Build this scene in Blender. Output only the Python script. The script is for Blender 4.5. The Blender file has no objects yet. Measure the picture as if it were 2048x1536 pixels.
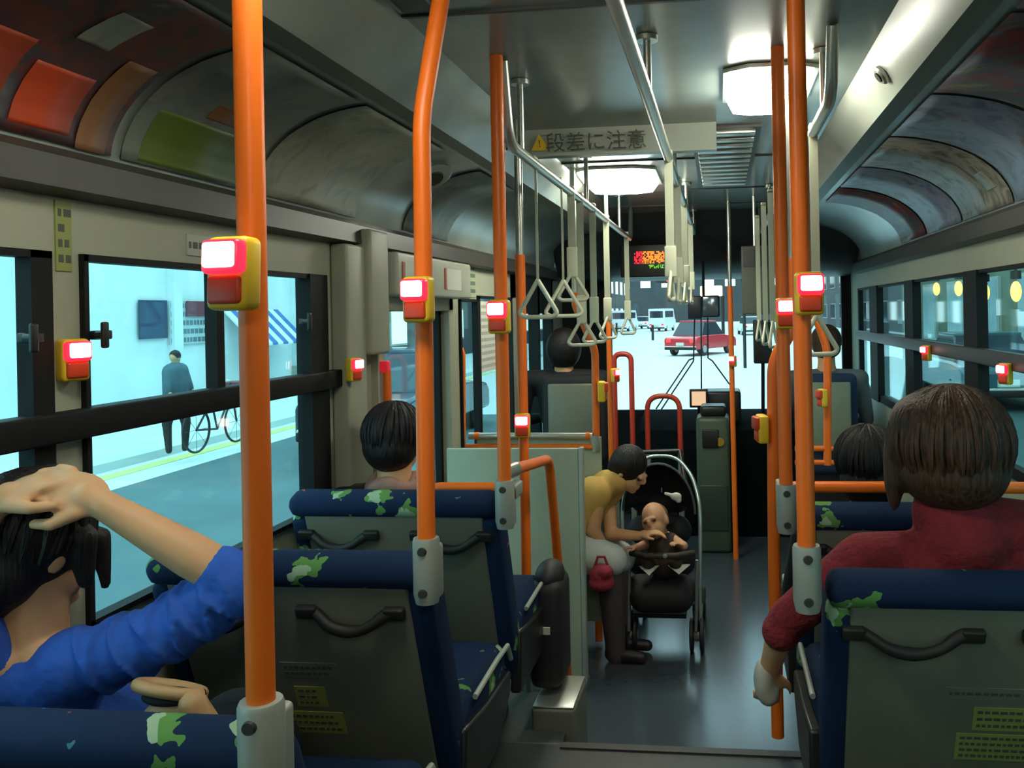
import bpy, bmesh, math, random
from mathutils import Vector, Matrix, Quaternion
random.seed(7)
PI = math.pi
V = Vector
scn = bpy.context.scene
COL = scn.collection

# ------------------------------------------------------------------ camera
F = 1700.0
cam_d = bpy.data.cameras.new('camera'); cam = bpy.data.objects.new('camera', cam_d); COL.objects.link(cam)
cam_d.sensor_width = 36.0; cam_d.lens = F / 2048 * 36.0
cam_d.shift_x = -(1240 - 1024) / 2048.0; cam_d.shift_y = -(768 - 624) / 2048.0
cam_d.clip_start = 0.05; cam_d.clip_end = 400
YAW = math.atan(200 / F); ROLL = 0.02
RM = Matrix.Rotation(YAW, 4, 'Z') @ Matrix.Rotation(PI / 2, 4, 'X') @ Matrix.Rotation(-ROLL, 4, 'Z')
CAM = V((0, 0, 1.6))
cam.matrix_world = Matrix.Translation(CAM) @ RM
scn.camera = cam
R3 = RM.to_3x3()

def at(px, py, y):
    """the point at depth y seen at a pixel of the photograph"""
    r = R3 @ V(((px - 1240) / F, (624 - py) / F, -1.0))
    return CAM + r * (y / r.y)

def yat(px, py, x):
    """how far along the bus a pixel of the photograph meets the plane at x"""
    r = R3 @ V(((px - 1240) / F, (624 - py) / F, -1.0))
    return r.y * x / r.x

# ------------------------------------------------------------------ world, exposure
scn.view_settings.view_transform = 'Standard'; scn.view_settings.look = 'None'
scn.view_settings.exposure = 0.0; scn.view_settings.gamma = 1.0
scn.view_settings.use_curve_mapping = False
w = bpy.data.worlds.new('evening_sky'); scn.world = w; w.use_nodes = True
nt = w.node_tree; bg = nt.nodes['Background']
tcn = nt.nodes.new('ShaderNodeTexCoord'); nz = nt.nodes.new('ShaderNodeTexNoise'); nz.inputs['Scale'].default_value = 2.5
rp = nt.nodes.new('ShaderNodeValToRGB')
rp.color_ramp.elements[0].color = (0.38, 0.68, 0.77, 1); rp.color_ramp.elements[0].position = .3
rp.color_ramp.elements[1].color = (0.68, 0.95, 1.0, 1); rp.color_ramp.elements[1].position = .7
nt.links.new(tcn.outputs['Generated'], nz.inputs['Vector']); nt.links.new(nz.outputs['Fac'], rp.inputs['Fac'])
nt.links.new(rp.outputs['Color'], bg.inputs['Color']); bg.inputs['Strength'].default_value = 3.6

# ------------------------------------------------------------------ materials
MATS = {}
def mat(name, col, rough=.6, metal=0., var=.12, scale=9., spec=.5, emit=None, es=1., bump=0., bscale=60., coat=0.):
    if name in MATS: return MATS[name]
    m = bpy.data.materials.new(name); m.use_nodes = True; n = m.node_tree.nodes; l = m.node_tree.links
    p = n['Principled BSDF']
    p.inputs['Roughness'].default_value = rough; p.inputs['Metallic'].default_value = metal
    p.inputs['Specular IOR Level'].default_value = spec
    if coat: p.inputs['Coat Weight'].default_value = coat
    tc = n.new('ShaderNodeTexCoord'); nzz = n.new('ShaderNodeTexNoise'); nzz.inputs['Scale'].default_value = scale
    nzz.inputs['Detail'].default_value = 3
    mx = n.new('ShaderNodeMix'); mx.data_type = 'RGBA'
    c = V(col)
    mx.inputs[6].default_value = (*[max(0, v * (1 - var)) for v in c], 1)
    mx.inputs[7].default_value = (*[min(1, v * (1 + var)) for v in c], 1)
    l.new(tc.outputs['Object'], nzz.inputs['Vector']); l.new(nzz.outputs['Fac'], mx.inputs[0]); l.new(mx.outputs[2], p.inputs['Base Color'])
    if emit:
        p.inputs['Emission Color'].default_value = (*emit, 1); p.inputs['Emission Strength'].default_value = es
    if bump:
        b = n.new('ShaderNodeBump'); b.inputs['Strength'].default_value = bump; b.inputs['Distance'].default_value = .01
        n2 = n.new('ShaderNodeTexNoise'); n2.inputs['Scale'].default_value = bscale
        l.new(tc.outputs['Object'], n2.inputs['Vector']); l.new(n2.outputs['Fac'], b.inputs['Height']); l.new(b.outputs['Normal'], p.inputs['Normal'])
    MATS[name] = m; return m

def hairmat(name, c0, c1):
    m = bpy.data.materials.new(name); m.use_nodes = True; n = m.node_tree.nodes; l = m.node_tree.links; p = n['Principled BSDF']
    p.inputs['Roughness'].default_value = .5; p.inputs['Specular IOR Level'].default_value = .35
    tc = n.new('ShaderNodeTexCoord'); mp = n.new('ShaderNodeMapping'); mp.inputs['Scale'].default_value = (140, 140, 9)
    a = n.new('ShaderNodeTexNoise'); a.inputs['Scale'].default_value = 1; a.inputs['Detail'].default_value = 4
    r = n.new('ShaderNodeValToRGB'); r.color_ramp.elements[0].color = (*c0, 1); r.color_ramp.elements[1].color = (*c1, 1); r.color_ramp.elements[0].position = .35; r.color_ramp.elements[1].position = .72
    b = n.new('ShaderNodeBump'); b.inputs['Strength'].default_value = .9; b.inputs['Distance'].default_value = .006
    l.new(tc.outputs['Object'], mp.inputs[0]); l.new(mp.outputs[0], a.inputs['Vector']); l.new(a.outputs['Fac'], r.inputs['Fac']); l.new(r.outputs['Color'], p.inputs['Base Color'])
    l.new(a.outputs['Fac'], b.inputs['Height']); l.new(b.outputs['Normal'], p.inputs['Normal'])
    return m

def glass(name, tint, refl=.12):
    m = bpy.data.materials.new(name); m.use_nodes = True; n = m.node_tree.nodes; l = m.node_tree.links
    n.remove(n['Principled BSDF'])
    t = n.new('ShaderNodeBsdfTransparent'); t.inputs[0].default_value = (*tint, 1)
    g = n.new('ShaderNodeBsdfGlossy'); g.inputs['Roughness'].default_value = .03; g.inputs[0].default_value = (.9, .95, .95, 1)
    fr = n.new('ShaderNodeFresnel'); fr.inputs[0].default_value = 1.45
    nzz = n.new('ShaderNodeTexNoise'); nzz.inputs['Scale'].default_value = 3
    ge = n.new('ShaderNodeNewGeometry'); mu = n.new('ShaderNodeMath'); mu.operation = 'MULTIPLY_ADD'; mu.inputs[1].default_value = 1 / 1.45 - 1.45; mu.inputs[2].default_value = 1.45
    l.new(ge.outputs['Backfacing'], mu.inputs[0]); l.new(mu.outputs[0], fr.inputs[0]); mu = fr
    mx = n.new('ShaderNodeMixShader'); l.new(mu.outputs[0], mx.inputs[0]); l.new(t.outputs[0], mx.inputs[1]); l.new(g.outputs[0], mx.inputs[2])
    l.new(mx.outputs[0], n['Material Output'].inputs[0])
    MATS[name] = m; return m

def fabric_pattern():
    m = bpy.data.materials.new('navy_patterned_fabric'); m.use_nodes = True; n = m.node_tree.nodes; l = m.node_tree.links
    p = n['Principled BSDF']; p.inputs['Roughness'].default_value = .9; p.inputs['Specular IOR Level'].default_value = .2
    tc = n.new('ShaderNodeTexCoord')
    def vor(scale, off):
        mp = n.new('ShaderNodeMapping'); mp.inputs['Location'].default_value = off
        l.new(tc.outputs['Object'], mp.inputs['Vector'])
        nn = n.new('ShaderNodeTexNoise'); nn.inputs['Scale'].default_value = 22; l.new(mp.outputs[0], nn.inputs['Vector'])
        ad = n.new('ShaderNodeMix'); ad.data_type = 'RGBA'; ad.blend_type = 'LINEAR_LIGHT'; ad.inputs[0].default_value = .05
        l.new(mp.outputs[0], ad.inputs[6]); l.new(nn.outputs['Color'], ad.inputs[7])
        v = n.new('ShaderNodeTexVoronoi'); v.inputs['Scale'].default_value = scale; l.new(ad.outputs[2], v.inputs['Vector']); return v
    def layer(prev, scale, off, th, col, keep=.62):
        v = vor(scale, off)
        lt0 = n.new('ShaderNodeMath'); lt0.operation = 'LESS_THAN'; lt0.inputs[1].default_value = th; l.new(v.outputs['Distance'], lt0.inputs[0])
        sp = n.new('ShaderNodeSeparateColor'); l.new(v.outputs['Color'], sp.inputs[0])
        kp = n.new('ShaderNodeMath'); kp.operation = 'LESS_THAN'; kp.inputs[1].default_value = keep; l.new(sp.outputs[0], kp.inputs[0])
        lt = n.new('ShaderNodeMath'); lt.operation = 'MULTIPLY'; l.new(lt0.outputs[0], lt.inputs[0]); l.new(kp.outputs[0], lt.inputs[1])
        mx = n.new('ShaderNodeMix'); mx.data_type = 'RGBA'; l.new(lt.outputs[0], mx.inputs[0])
        if isinstance(prev, tuple): mx.inputs[6].default_value = prev
        else: l.new(prev, mx.inputs[6])
        mx.inputs[7].default_value = (*col, 1); return mx.outputs[2]
    c = layer((.007, .020, .058, 1), 9, (0, 0, 0), .30, (.10, .24, .06))
    c = layer(c, 9, (.012, .006, .006), .20, (.30, .42, .27))
    c = layer(c, 17, (.3, .1, .7), .12, (.05, .18, .22), .2)
    c = layer(c, 14, (.7, .4, .2), .09, (.45, .07, .05), .2)
    l.new(c, p.inputs['Base Color'])
    MATS['pattern'] = m; return m

orange = mat('orange_rubber_sleeve', (.88, .165, .010), .40, var=.08, spec=.45)
silver = mat('brushed_aluminium', (.55, .57, .52), .33, .85, var=.1)
clampm = mat('grey_cast_clamp', (.34, .36, .31), .5, .25, var=.12)
chrome = mat('polished_steel', (.75, .77, .74), .16, 1., var=.05)
panelg = mat('grey_green_seat_shell', (.135, .14, .105), .48, var=.14, scale=14)
palep = mat('pale_green_wall_panel', (.33, .34, .25), .5, var=.10)
partp = mat('pale_partition_laminate', (.36, .40, .29), .45, var=.08)
ceilm = mat('ceiling_laminate', (.23, .265, .235), .26, var=.28, scale=5, spec=.7)
beamm = mat('ceiling_beam_paint', (.36, .39, .33), .35, var=.12, scale=5)
darkb = mat('dark_cornice_plastic', (.036, .036, .032), .45, var=.2)
blackf = mat('black_window_frame', (.010, .011, .011), .6, var=.3, spec=.15)
blackp = mat('black_plastic', (.010, .010, .009), .42, var=.3)
handm = mat('black_grip_rubber', (.012, .011, .008), .6, var=.3)
floorm = mat('blue_grey_vinyl_floor', (.055, .068, .078), .22, var=.10, scale=22, spec=.9)
floor2 = mat('dark_step_floor', (.045, .05, .048), .45, var=.2, scale=22)
yellow = mat('yellow_plastic', (.80, .50, .02), .4, var=.06)
redpl = mat('red_orange_plastic', (.62, .05, .01), .4, var=.1)
lensm = mat('lit_button_lens', (.9, .25, .2), .3, emit=(1., .80, .72), es=6, var=.02)
lensr = mat('lit_red_button_rim', (.8, .02, .03), .3, emit=(1., .02, .06), es=1.5, var=.02)
lampm = mat('lamp_diffuser', (.9, .9, .85), .4, emit=(1., 1., .84), es=34, var=.01)
strapm = mat('cream_strap_vinyl', (.42, .45, .33), .35, var=.08)
ivory = mat('ivory_handle_plastic', (.60, .62, .46), .35, var=.06)
fab = fabric_pattern()
navy = mat('navy_cushion_fabric', (.010, .026, .065), .85, var=.3, scale=20)
pipe = mat('grey_piping', (.32, .34, .28), .5)
skinm = mat('skin', (.62, .34, .17), .55, var=.08, scale=15)
skinb = mat('baby_skin', (.55, .29, .16), .55, var=.08, scale=15)
hairk = hairmat('black_hair', (.004, .003, .003), (.018, .012, .010))
hairb = hairmat('brown_hair', (.026, .011, .006), (.11, .052, .028))
bluet = mat('royal_blue_knit', (.015, .085, .42), .85, var=.3, scale=12, bump=.4, bscale=40)
redk = mat('crimson_knit', (.20, .012, .018), .9, var=.3, scale=25, bump=.6, bscale=80)
blackc = mat('black_coat', (.008, .008, .009), .8, var=.3)
paper = mat('white_paper', (.62, .62, .54), .7, var=.04)
winglass = glass('tinted_window_glass', (.78, .95, .96))
wsglass = glass('windscreen_glass', (.93, .99, 1.0))

# ------------------------------------------------------------------ mesh helpers
class MB:
    def __init__(s): s.bm = bmesh.new()
    def add(s, verts, faces):
        vs = [s.bm.verts.new(v) for v in verts]
        for f in faces:
            try: s.bm.faces.new([vs[i] for i in f])
            except ValueError: pass
        return s
    def box(s, x0, x1, y0, y1, z0, z1, M=None, bev=0.):
        t = bmesh.new(); bmesh.ops.create_cube(t, size=1.)
        c = V(((x0 + x1) / 2, (y0 + y1) / 2, (z0 + z1) / 2)); d = V((abs(x1 - x0), abs(y1 - y0), abs(z1 - z0)))
        for v in t.verts: v.co = V((v.co.x * d.x, v.co.y * d.y, v.co.z * d.z)) + c
        if bev: bmesh.ops.bevel(t, geom=list(t.edges), offset=min(bev, min(d) * .45), segments=3, profile=.5, affect='EDGES')
        s.merge(t, M); return s
    def merge(s, t, M=None):
        if M is not None: t.transform(M)
        me = bpy.data.meshes.new('tmp'); t.to_mesh(me); t.free(); s.bm.from_mesh(me); bpy.data.meshes.remove(me)
    def tube(s, pts, r, n=14, cap=True):
        pts = [V(p) for p in pts]
        if isinstance(r, (int, float)): r = [r] * len(pts)
        rings = []; u = None
        for i, p in enumerate(pts):
            if i == 0: t = pts[1] - p
            elif i == len(pts) - 1: t = p - pts[i - 1]
            else: t = (pts[i + 1] - p).normalized() + (p - pts[i - 1]).normalized()
            t.normalize()
            if u is None:
                u = t.orthogonal().normalized()
            else:
                u = (u - t * u.dot(t)).normalized()
            vv = t.cross(u)
            rings.append([s.bm.verts.new(p + (u * math.cos(a) + vv * math.sin(a)) * r[i]) for a in [2 * PI * k / n for k in range(n)]])
        for a, b in zip(rings, rings[1:]):
            for k in range(n): s.bm.faces.new((a[k], a[(k + 1) % n], b[(k + 1) % n], b[k]))
        if cap:
            s.bm.faces.new(rings[0][::-1]); s.bm.faces.new(rings[-1])
        return s
    def ell(s, c, r, M=None, seg=20, ring=14):
        t = bmesh.new(); bmesh.ops.create_uvsphere(t, u_segments=seg, v_segments=ring, radius=1.)
        r = V(r) if not isinstance(r, (int, float)) else V((r, r, r))
        T = Matrix.Translation(V(c)) @ (M.to_4x4() if M is not None else Matrix.Identity(4)) @ Matrix.Diagonal((*r, 1))
        s.merge(t, T); return s
    def prism(s, prof, a0, a1, axis='y', M=None):
        """closed profile of 2D points run along an axis: y -> (x,z), x -> (y,z), z -> (x,y)"""
        t = bmesh.new()
        def mk(p, a):
            return {'y': (p[0], a, p[1]), 'x': (a, p[0], p[1]), 'z': (p[0], p[1], a)}[axis]
        A = [t.verts.new(mk(p, a0)) for p in prof]; B = [t.verts.new(mk(p, a1)) for p in prof]; n = len(prof)
        t.faces.new(A); t.faces.new(B[::-1])
        for i in range(n): t.faces.new((A[i], B[i], B[(i + 1) % n], A[(i + 1) % n]))
        bmesh.ops.recalc_face_normals(t, faces=t.faces)
        s.merge(t, M); return s
    def build(s, name, m, parent=None, smooth=True, bevel=0., M=None):
        if M is not None: s.bm.transform(M)
        bmesh.ops.recalc_face_normals(s.bm, faces=s.bm.faces)
        me = bpy.data.meshes.new(name); s.bm.to_mesh(me); s.bm.free()
        me.materials.append(m)
        if smooth:
            for p in me.polygons: p.use_smooth = True
            try: me.set_sharp_from_angle(angle=math.radians(38))
            except Exception: pass
        o = bpy.data.objects.new(name, me); COL.objects.link(o)
        if parent is not None:
            o.parent = parent; o.matrix_parent_inverse = Matrix.Translation(-parent.location)
        if bevel:
            b = o.modifiers.new('bevel', 'BEVEL'); b.width = bevel; b.segments = 2; b.limit_method = 'ANGLE'
        return o

def tag(o, label=None, cat=None, group=None, kind=None):
    if label: o['label'] = label
    if cat: o['category'] = cat
    if group: o['group'] = group
    if kind: o['kind'] = kind
    return o
def thing(name, loc, label, cat, group=None):
    o = bpy.data.objects.new(name, None); COL.objects.link(o); o.location = loc; o.empty_display_size = .05
    return tag(o, label, cat, group)
def struct(name, mb, m, **k):
    o = mb.build(name, m, **k); o['kind'] = 'structure'; return o

def fillet(pts, r=.05, n=6):
    pts = [V(p) for p in pts]; out = [pts[0]]
    for a, b, c in zip(pts, pts[1:], pts[2:]):
        d0 = (a - b); d1 = (c - b); k = min(r, d0.length * .45, d1.length * .45)
        p0 = b + d0.normalized() * k; p1 = b + d1.normalized() * k
        for i in range(n + 1):
            t = i / n; out.append(p0 * (1 - t) ** 2 + b * 2 * t * (1 - t) + p1 * t * t)
    out.append(pts[-1]); return out

def frame_m(o, xdir, ydir, zdir):
    M = Matrix((xdir, ydir, zdir)).transposed().to_4x4(); M.translation = V(o); return M

def text_mesh(name, s, size, m, M, parent=None, extr=.0008):
    cu = bpy.data.curves.new(name, 'FONT'); cu.body = s; cu.size = size; cu.extrude = extr
    cu.align_x = 'CENTER'; cu.align_y = 'CENTER'
    t = bpy.data.objects.new('t', cu); COL.objects.link(t)
    dg = bpy.context.evaluated_depsgraph_get(); me = bpy.data.meshes.new_from_object(t.evaluated_get(dg))
    bpy.data.objects.remove(t)
    me.materials.clear(); me.materials.append(m); me.transform(M)
    o = bpy.data.objects.new(name, me); COL.objects.link(o)
    if parent is not None:
        o.parent = parent; o.matrix_parent_inverse = Matrix.Translation(-parent.location)
    return o

def blob(name, prims, m, parent=None, voxel=.008, smooth=2, disp=None):
    """one continuous surface grown round ellipsoids and tapered limbs"""
    b = MB()
    for p in prims:
        if p[0] == 'e': b.ell(p[1], p[2], p[3] if len(p) > 3 else None)
        else:
            _, a, c, r0, r1 = p; a = V(a); c = V(c)
            d = (c - a); L = d.length
            if L < 1e-5: b.ell(a, r0); continue
            b.tube([a, a + d * .5, c], [r0, (r0 + r1) / 2, r1], 16); b.ell(a, r0, seg=16, ring=10); b.ell(c, r1, seg=16, ring=10)
    bmesh.ops.recalc_face_normals(b.bm, faces=b.bm.faces)
    me = bpy.data.meshes.new(name); b.bm.to_mesh(me); b.bm.free()
    o = bpy.data.objects.new(name, me); COL.objects.link(o)
    r = o.modifiers.new('r', 'REMESH'); r.mode = 'VOXEL'; r.voxel_size = voxel; r.use_smooth_shade = True
    s = o.modifiers.new('s', 'SMOOTH'); s.iterations = smooth; s.factor = .6
    dg = bpy.context.evaluated_depsgraph_get(); me2 = bpy.data.meshes.new_from_object(o.evaluated_get(dg))
    o.modifiers.clear(); o.data = me2; bpy.data.meshes.remove(me); me2.name = name
    me2.materials.clear(); me2.materials.append(m)
    for p in me2.polygons: p.use_smooth = True
    if parent is not None:
        o.parent = parent; o.matrix_parent_inverse = Matrix.Translation(-parent.location)
    return o

# ================================================================== SETTING: the bus shell
XL, XR = -1.25, 1.0            # inner faces of the side walls
Y0, Y1 = -1.6, 6.7             # rear and windscreen
ZW0, ZBELT, ZW1 = 1.0, 1.405, 1.735
ZC0, ZC1 = 1.84, 1.93          # dark cornice band
STEP = 2.62; ZR = .25          # raised rear floor ends at the step

struct('floor', MB().box(XL - .1, XR + .1, Y0 - .1, Y1 + .4, -.06, 0), floorm)
struct('trim_1', MB().box(XL, XR, Y0, STEP, 0.0, ZR).box(XL, -.52, STEP, 2.98, 0, ZR), floor2, bevel=.006)['label'] = 'raised rear floor with step edge'
struct('trim_2', MB().box(-.52, .9, STEP - .03, STEP + .004, ZR - .004, ZR + .006), darkb)

def wall(side, x, xo, segs, name):
    b = MB()
    for (a, c, z0, z1) in segs: b.box(min(x, xo), max(x, xo), a, c, z0, z1)
    return struct(name, b, palep)
XLo, XRo = XL - .03, XR + .03
# left wall: window 1 (.2-1.53), window 2 (1.66-2.56), door (3.04-3.92), window (4.09-4.38), front door 5.1-6.2
wall('l', XL, XLo, [
    (Y0, 2.93, 0, ZW0), (Y0, 2.93, ZW1, 1.95), (Y0, .0, ZW0, ZW1), (1.455, 1.535, ZW0, ZW1), (2.56, 2.93, ZW0, ZW1),
    (2.93, 3.80, 1.66, 1.95), (3.80, 3.97, 0, 1.95), (3.97, 4.28, 0, .75), (3.97, 4.28, 1.68, 1.95), (4.28, 5.15, 0, .8), (4.28, 5.15, 1.7, 1.95),
    (5.0, 5.2, 0, 1.95), (5.2, 6.2, 1.85, 1.95), (6.2, Y1, 0, 1.95)], 'wall_left')
ys = [2.0, 3.22, 3.30, 4.30, 4.37, 5.3, 5.37, 6.1]
wall('r', XR, XRo, [(Y0, Y1, 0, ZW0), (Y0, Y1, ZW1, 1.95), (Y0, .2, ZW0, ZW1), (1.5, 1.56, ZW0, ZW1), (3.50, 3.56, ZW0, ZW1),
                    (5.62, 5.68, ZW0, ZW1), (6.3, Y1, ZW0, ZW1)], 'wall_right')
struct('wall_back', MB().box(XLo, XRo, Y0 - .08, Y0, 0, 2.4), palep)

# ceiling: flat centre, sloped troughs, beams, concave coves
def run(name, prof, y0, y1, m, t=.02):
    top = [(x, z + t) for x, z in prof[::-1]]
    return struct(name, MB().prism(prof + top, y0, y1, 'y'), m)
XCL, XCR = -.72, .42
cover = lambda x0, z0, x1, z1, n=10: [(x0 + (x1 - x0) * math.sin(i / n * PI / 2), z1 + (z0 - z1) * math.cos(i / n * PI / 2)) for i in range(n + 1)]
cl = cover(-.90, 2.17, XL, 1.93); cr = cover(.56, 2.19, XR, 1.93)
run('ceiling', [(XCL, 2.3), (XCR, 2.3)], Y0, 6.35, ceilm, .03)
run('trim_3', [(-.84, 2.17), (XCL, 2.3)], Y0, 6.35, ceilm)
run('trim_4', [(XCR, 2.3), (.50, 2.19)], Y0, 6.35, beamm)
run('trim_5', [(-.90, 2.17), (-.84, 2.17)], Y0, 6.35, panelg)
run('trim_6', [(.50, 2.19), (.56, 2.19)], Y0, 6.35, panelg)
run('trim_7', cl[::-1], Y0, 6.35, ceilm); run('trim_8', cr, Y0, 6.35, ceilm)
struct('trim_9', MB().prism([(XL, ZC0), (XL + .05, ZC0 + .01), (XL + .045, ZC1 - .02), (XL + .02, ZC1), (XL, ZC1)], Y0, 6.3, 'y'), darkb)
struct('trim_10', MB().prism([(XR, ZC0), (XR - .05, ZC0 + .01), (XR - .045, ZC1 - .02), (XR - .02, ZC1), (XR, ZC1)], Y0, 6.3, 'y'), darkb)
# seams across the ceiling
b = MB()
for y in (1.9, 3.9, 4.9, 5.6): b.box(XCL, XCR, y, y + .012, 2.293, 2.3)
struct('trim_11', b, darkb)

# transverse beam carrying the step warning
tb = thing('ceiling_step_sign', (-.3, 3.2, 2.2), 'pale ceiling cross beam with a yellow warning triangle and Japanese step warning', 'sign')
MB().prism([(3.18, 2.3), (3.22, 2.205), (3.27, 2.205), (3.34, 2.3)], -.74, .0, 'x').build('beam', beamm, tb)
TM = frame_m((-.55, 3.195, 2.252), V((1, 0, 0)), V((0, .42, -.9)).cross(V((1, 0, 0))) * 1, V((0, -.92, -.39)))
nrm = V((0, -.922, -.388)); up = V((0, -.388, .922))
def signM(p): return frame_m(p, V((1, 0, 0)), up, nrm)
tri = MB().prism([(-.036, -.03), (.036, -.03), (0, .034)], -.001, .001, 'z'); tri = tri.build('warning_triangle', yellow, tb, M=signM(at(1080, 285, 3.19) + nrm * 0.004))
darktx = mat('dark_sign_ink', (.07, .075, .06), .6)
text_mesh('lettering', '段差に注意', .078, darktx, signM(at(1192, 284, 3.19) + nrm * .006), tb)
text_mesh('exclamation_mark', '!', .04, darktx, signM(at(1080, 287, 3.19) + nrm * .009), tri)

# ---- windows
def win(n, x, y0, y1, z0, z1, bars_y=(), belt=True, fr=.03, side=1, bw=.055):
    """black framed bus window in a side wall: frame, uprights, belt rail, panes"""
    o = bpy.data.objects.new('window_%d' % n, None); COL.objects.link(o); o.location = (x, y0, z0); o['kind'] = 'structure'
    xi, xo = x + side * .012, x - side * .020
    b = MB(); X = (min(xi, xo), max(xi, xo))
    b.box(*X, y0, y1, z0, z0 + fr).box(*X, y0, y1, z1 - .014, z1).box(*X, y0, y0 + fr, z0, z1).box(*X, y1 - fr, y1, z0, z1)
    for yb in bars_y: b.box(*X, yb - .016, yb + .016, ZBELT, z1)
    b.build('window_frame', blackf, o)
    if belt:
        MB().box(min(x + side * .03, xo), max(x + side * .03, xo), y0, y1, ZBELT - bw / 2, ZBELT + bw / 2, bev=.006).build('belt_rail', blackf, o)
    MB().box(x - side * .016 - .002, x - side * .016 + .002, y0 + fr * .5, y1 - fr * .5, z0 + fr * .5, z1 - .007).build('pane', winglass, o)
    return o
win(1, XL, 0.0, 1.455, ZW0, ZW1, fr=.05)
win(2, XL, 1.535, 2.56, ZW0, ZW1, bars_y=(1.99,), fr=.012)
struct('trim_12', MB().box(XL - .03, XL + .018, 2.45, 2.565, ZW0, ZW1), blackf)
struct('trim_13', MB().box(XL, XL + .035, 1.3, 2.66, ZBELT - .028, ZBELT + .028, bev=.005), blackf)
win(3, XL, 3.97, 4.28, .75, 1.68, belt=False, fr=.02)
win(4, XL, 4.28, 5.0, .8, 1.7, belt=False, fr=.03)
win(5, XR, .2, 1.5, ZW0, ZW1, side=-1)
win(6, XR, 1.56, 3.50, ZW0, ZW1, bars_y=(2.4,), side=-1, fr=.04)
win(7, XR, 3.56, 5.62, ZW0, ZW1, bars_y=(), side=-1, fr=.045)
win(8, XR, 5.68, 6.3, ZW0, ZW1, bars_y=(), side=-1, fr=.05)
b = MB()
for (a, c) in ((3.40, 3.58), (4.49, 4.69), (5.5, 5.76)): b.box(XR - .022, XR + .02, a, c, ZW0, ZW1)
struct('trim_14', b, blackf)
struct('trim_15', MB().box(XR - .035, XR, 1.0, 6.3, ZBELT - .03, ZBELT + .03, bev=.006), darkb)

# window latches
def latch(p, lab):
    o = thing('window_latch', p, lab, 'latch', 'black latches on the left windows')
    MB().box(p[0] - .004, p[0] + .016, p[1] - .012, p[1] + .03, p[2] - .009, p[2] + .009, bev=.003).build('latch_plate', blackp, o)
    MB().tube([V(p) + V((.012, -.01, 0)), V(p) + V((.032, -.012, 0))], .008, 10).box(p[0] + .026, p[0] + .036, p[1] - .02, p[1] - .004, p[2] - .026, p[2] + .026, bev=.004).build('latch_knob', blackp, o)
latch((XL + .012, 1.385, 1.575), 'black latch knob on the window frame nearest the camera at the left edge')
latch((XL + .012, 1.56, 1.575), 'black latch knob just past the pale window pillar')
latch((XL + .014, 2.40, 1.59), 'small black latch knob at the far upright of the left window')

# door header and doors
o = bpy.data.objects.new('door_1', None); COL.objects.link(o); o.location = (XL, 2.93, 0); o['kind'] = 'structure'
b = MB(); b.box(XL - .05, XL + .03, 2.93, 2.99, .05, 1.68).box(XL - .05, XL + .03, 3.74, 3.80, .05, 1.68).box(XL - .05, XL + .03, 2.93, 3.80, 1.62, 1.68).box(XL - .05, XL + .0, 2.93, 3.80, .02, .5)
b.build('door_frame', palep, o, bevel=.005)
b = MB(); b.box(XL - .04, XL - .01, 2.99, 3.02, .5, 1.62).box(XL - .04, XL - .01, 3.57, 3.62, .5, 1.62).box(XL - .04, XL - .01, 3.71, 3.74, .5, 1.62).box(XL - .04, XL - .01, 2.99, 3.74, .5, .54)
b.build('door_leaf_frame', blackf, o)
MB().box(XL - .027, XL - .023, 3.00, 3.73, .5, 1.62).build('pane', winglass, o)
hb = thing('door_header_box', (XL + .05, 3.5, 1.78), 'pale box above the middle door with two white notices', 'door mechanism cover')
MB().box(XL, XL + .10, 2.95, 3.86, 1.675, 1.835, bev=.012).build('cover', mat('pale_cover_paint', (.42, .44, .34), .45), hb)
for y in (3.02, 3.50):
    MB().box(XL + .1002, XL + .1017, y, y + .2, 1.71, 1.80).build('notice', paper, hb)
    MB().box(XL + .1018, XL + .103, y - .03, y - .015, 1.71, 1.80).build('notice_stripe', redpl, hb)
o = bpy.data.objects.new('door_2', None); COL.objects.link(o); o.location = (XL, 5.2, 0); o['kind'] = 'structure'
b = MB(); b.box(XL - .05, XL + .02, 5.2, 5.25, 0, 1.85).box(XL - .05, XL + .02, 5.68, 5.74, 0, 1.85).box(XL - .05, XL + .02, 6.15, 6.2, 0, 1.85).box(XL - .05, XL + .02, 5.2, 6.2, 1.6, 1.85).box(XL - .05, XL + .02, 5.2, 6.2, 0, .3)
b.build('door_frame', blackf, o); MB().box(XL - .025, XL - .02, 5.22, 6.18, .3, 1.6).build('pane', winglass, o)
# pillar at the door: slim cover and duct
struct('trim_16', MB().box(XL, XL + .06, 2.62, 2.76, ZW0 - .2, 1.84, bev=.01), palep)
struct('trim_17', MB().box(XL, XL + .08, 2.76, 2.92, 1.47, 1.9, bev=.012), palep)

# ---- front end
struct('wall_front', MB().box(XLo, XRo, Y1 - .02, Y1 + .12, -.1, .80).box(XLo, -.90, Y1 - .02, Y1 + .05, .8, 2.4).box(.97, XRo, Y1 - .02, Y1 + .05, .8, 2.4).box(XLo, XRo, Y1 - .02, Y1 + .05, 1.86, 2.4), blackf)
struct('trim_18', MB().prism([(6.0, 2.3), (6.15, 1.98), (6.3, 1.87), (Y1, 1.84), (Y1, 2.3)], -1.2, .98, 'x'), mat('dark_bulkhead', (.02, .022, .022), .5, var=.3))
o = bpy.data.objects.new('window_9', None); COL.objects.link(o); o.location = (0, Y1, .8); o['kind'] = 'structure'
MB().box(-.93, 1.0, Y1 + .052, Y1 + .056, .78, 1.9).build('pane', wsglass, o)
MB().box(-.93, -.86, Y1, Y1 + .05, .8, 1.9).box(.93, 1.0, Y1, Y1 + .05, .8, 1.9).box(-.93, 1.0, Y1, Y1 + .05, .78, .82).build('window_frame', blackf, o)

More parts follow.
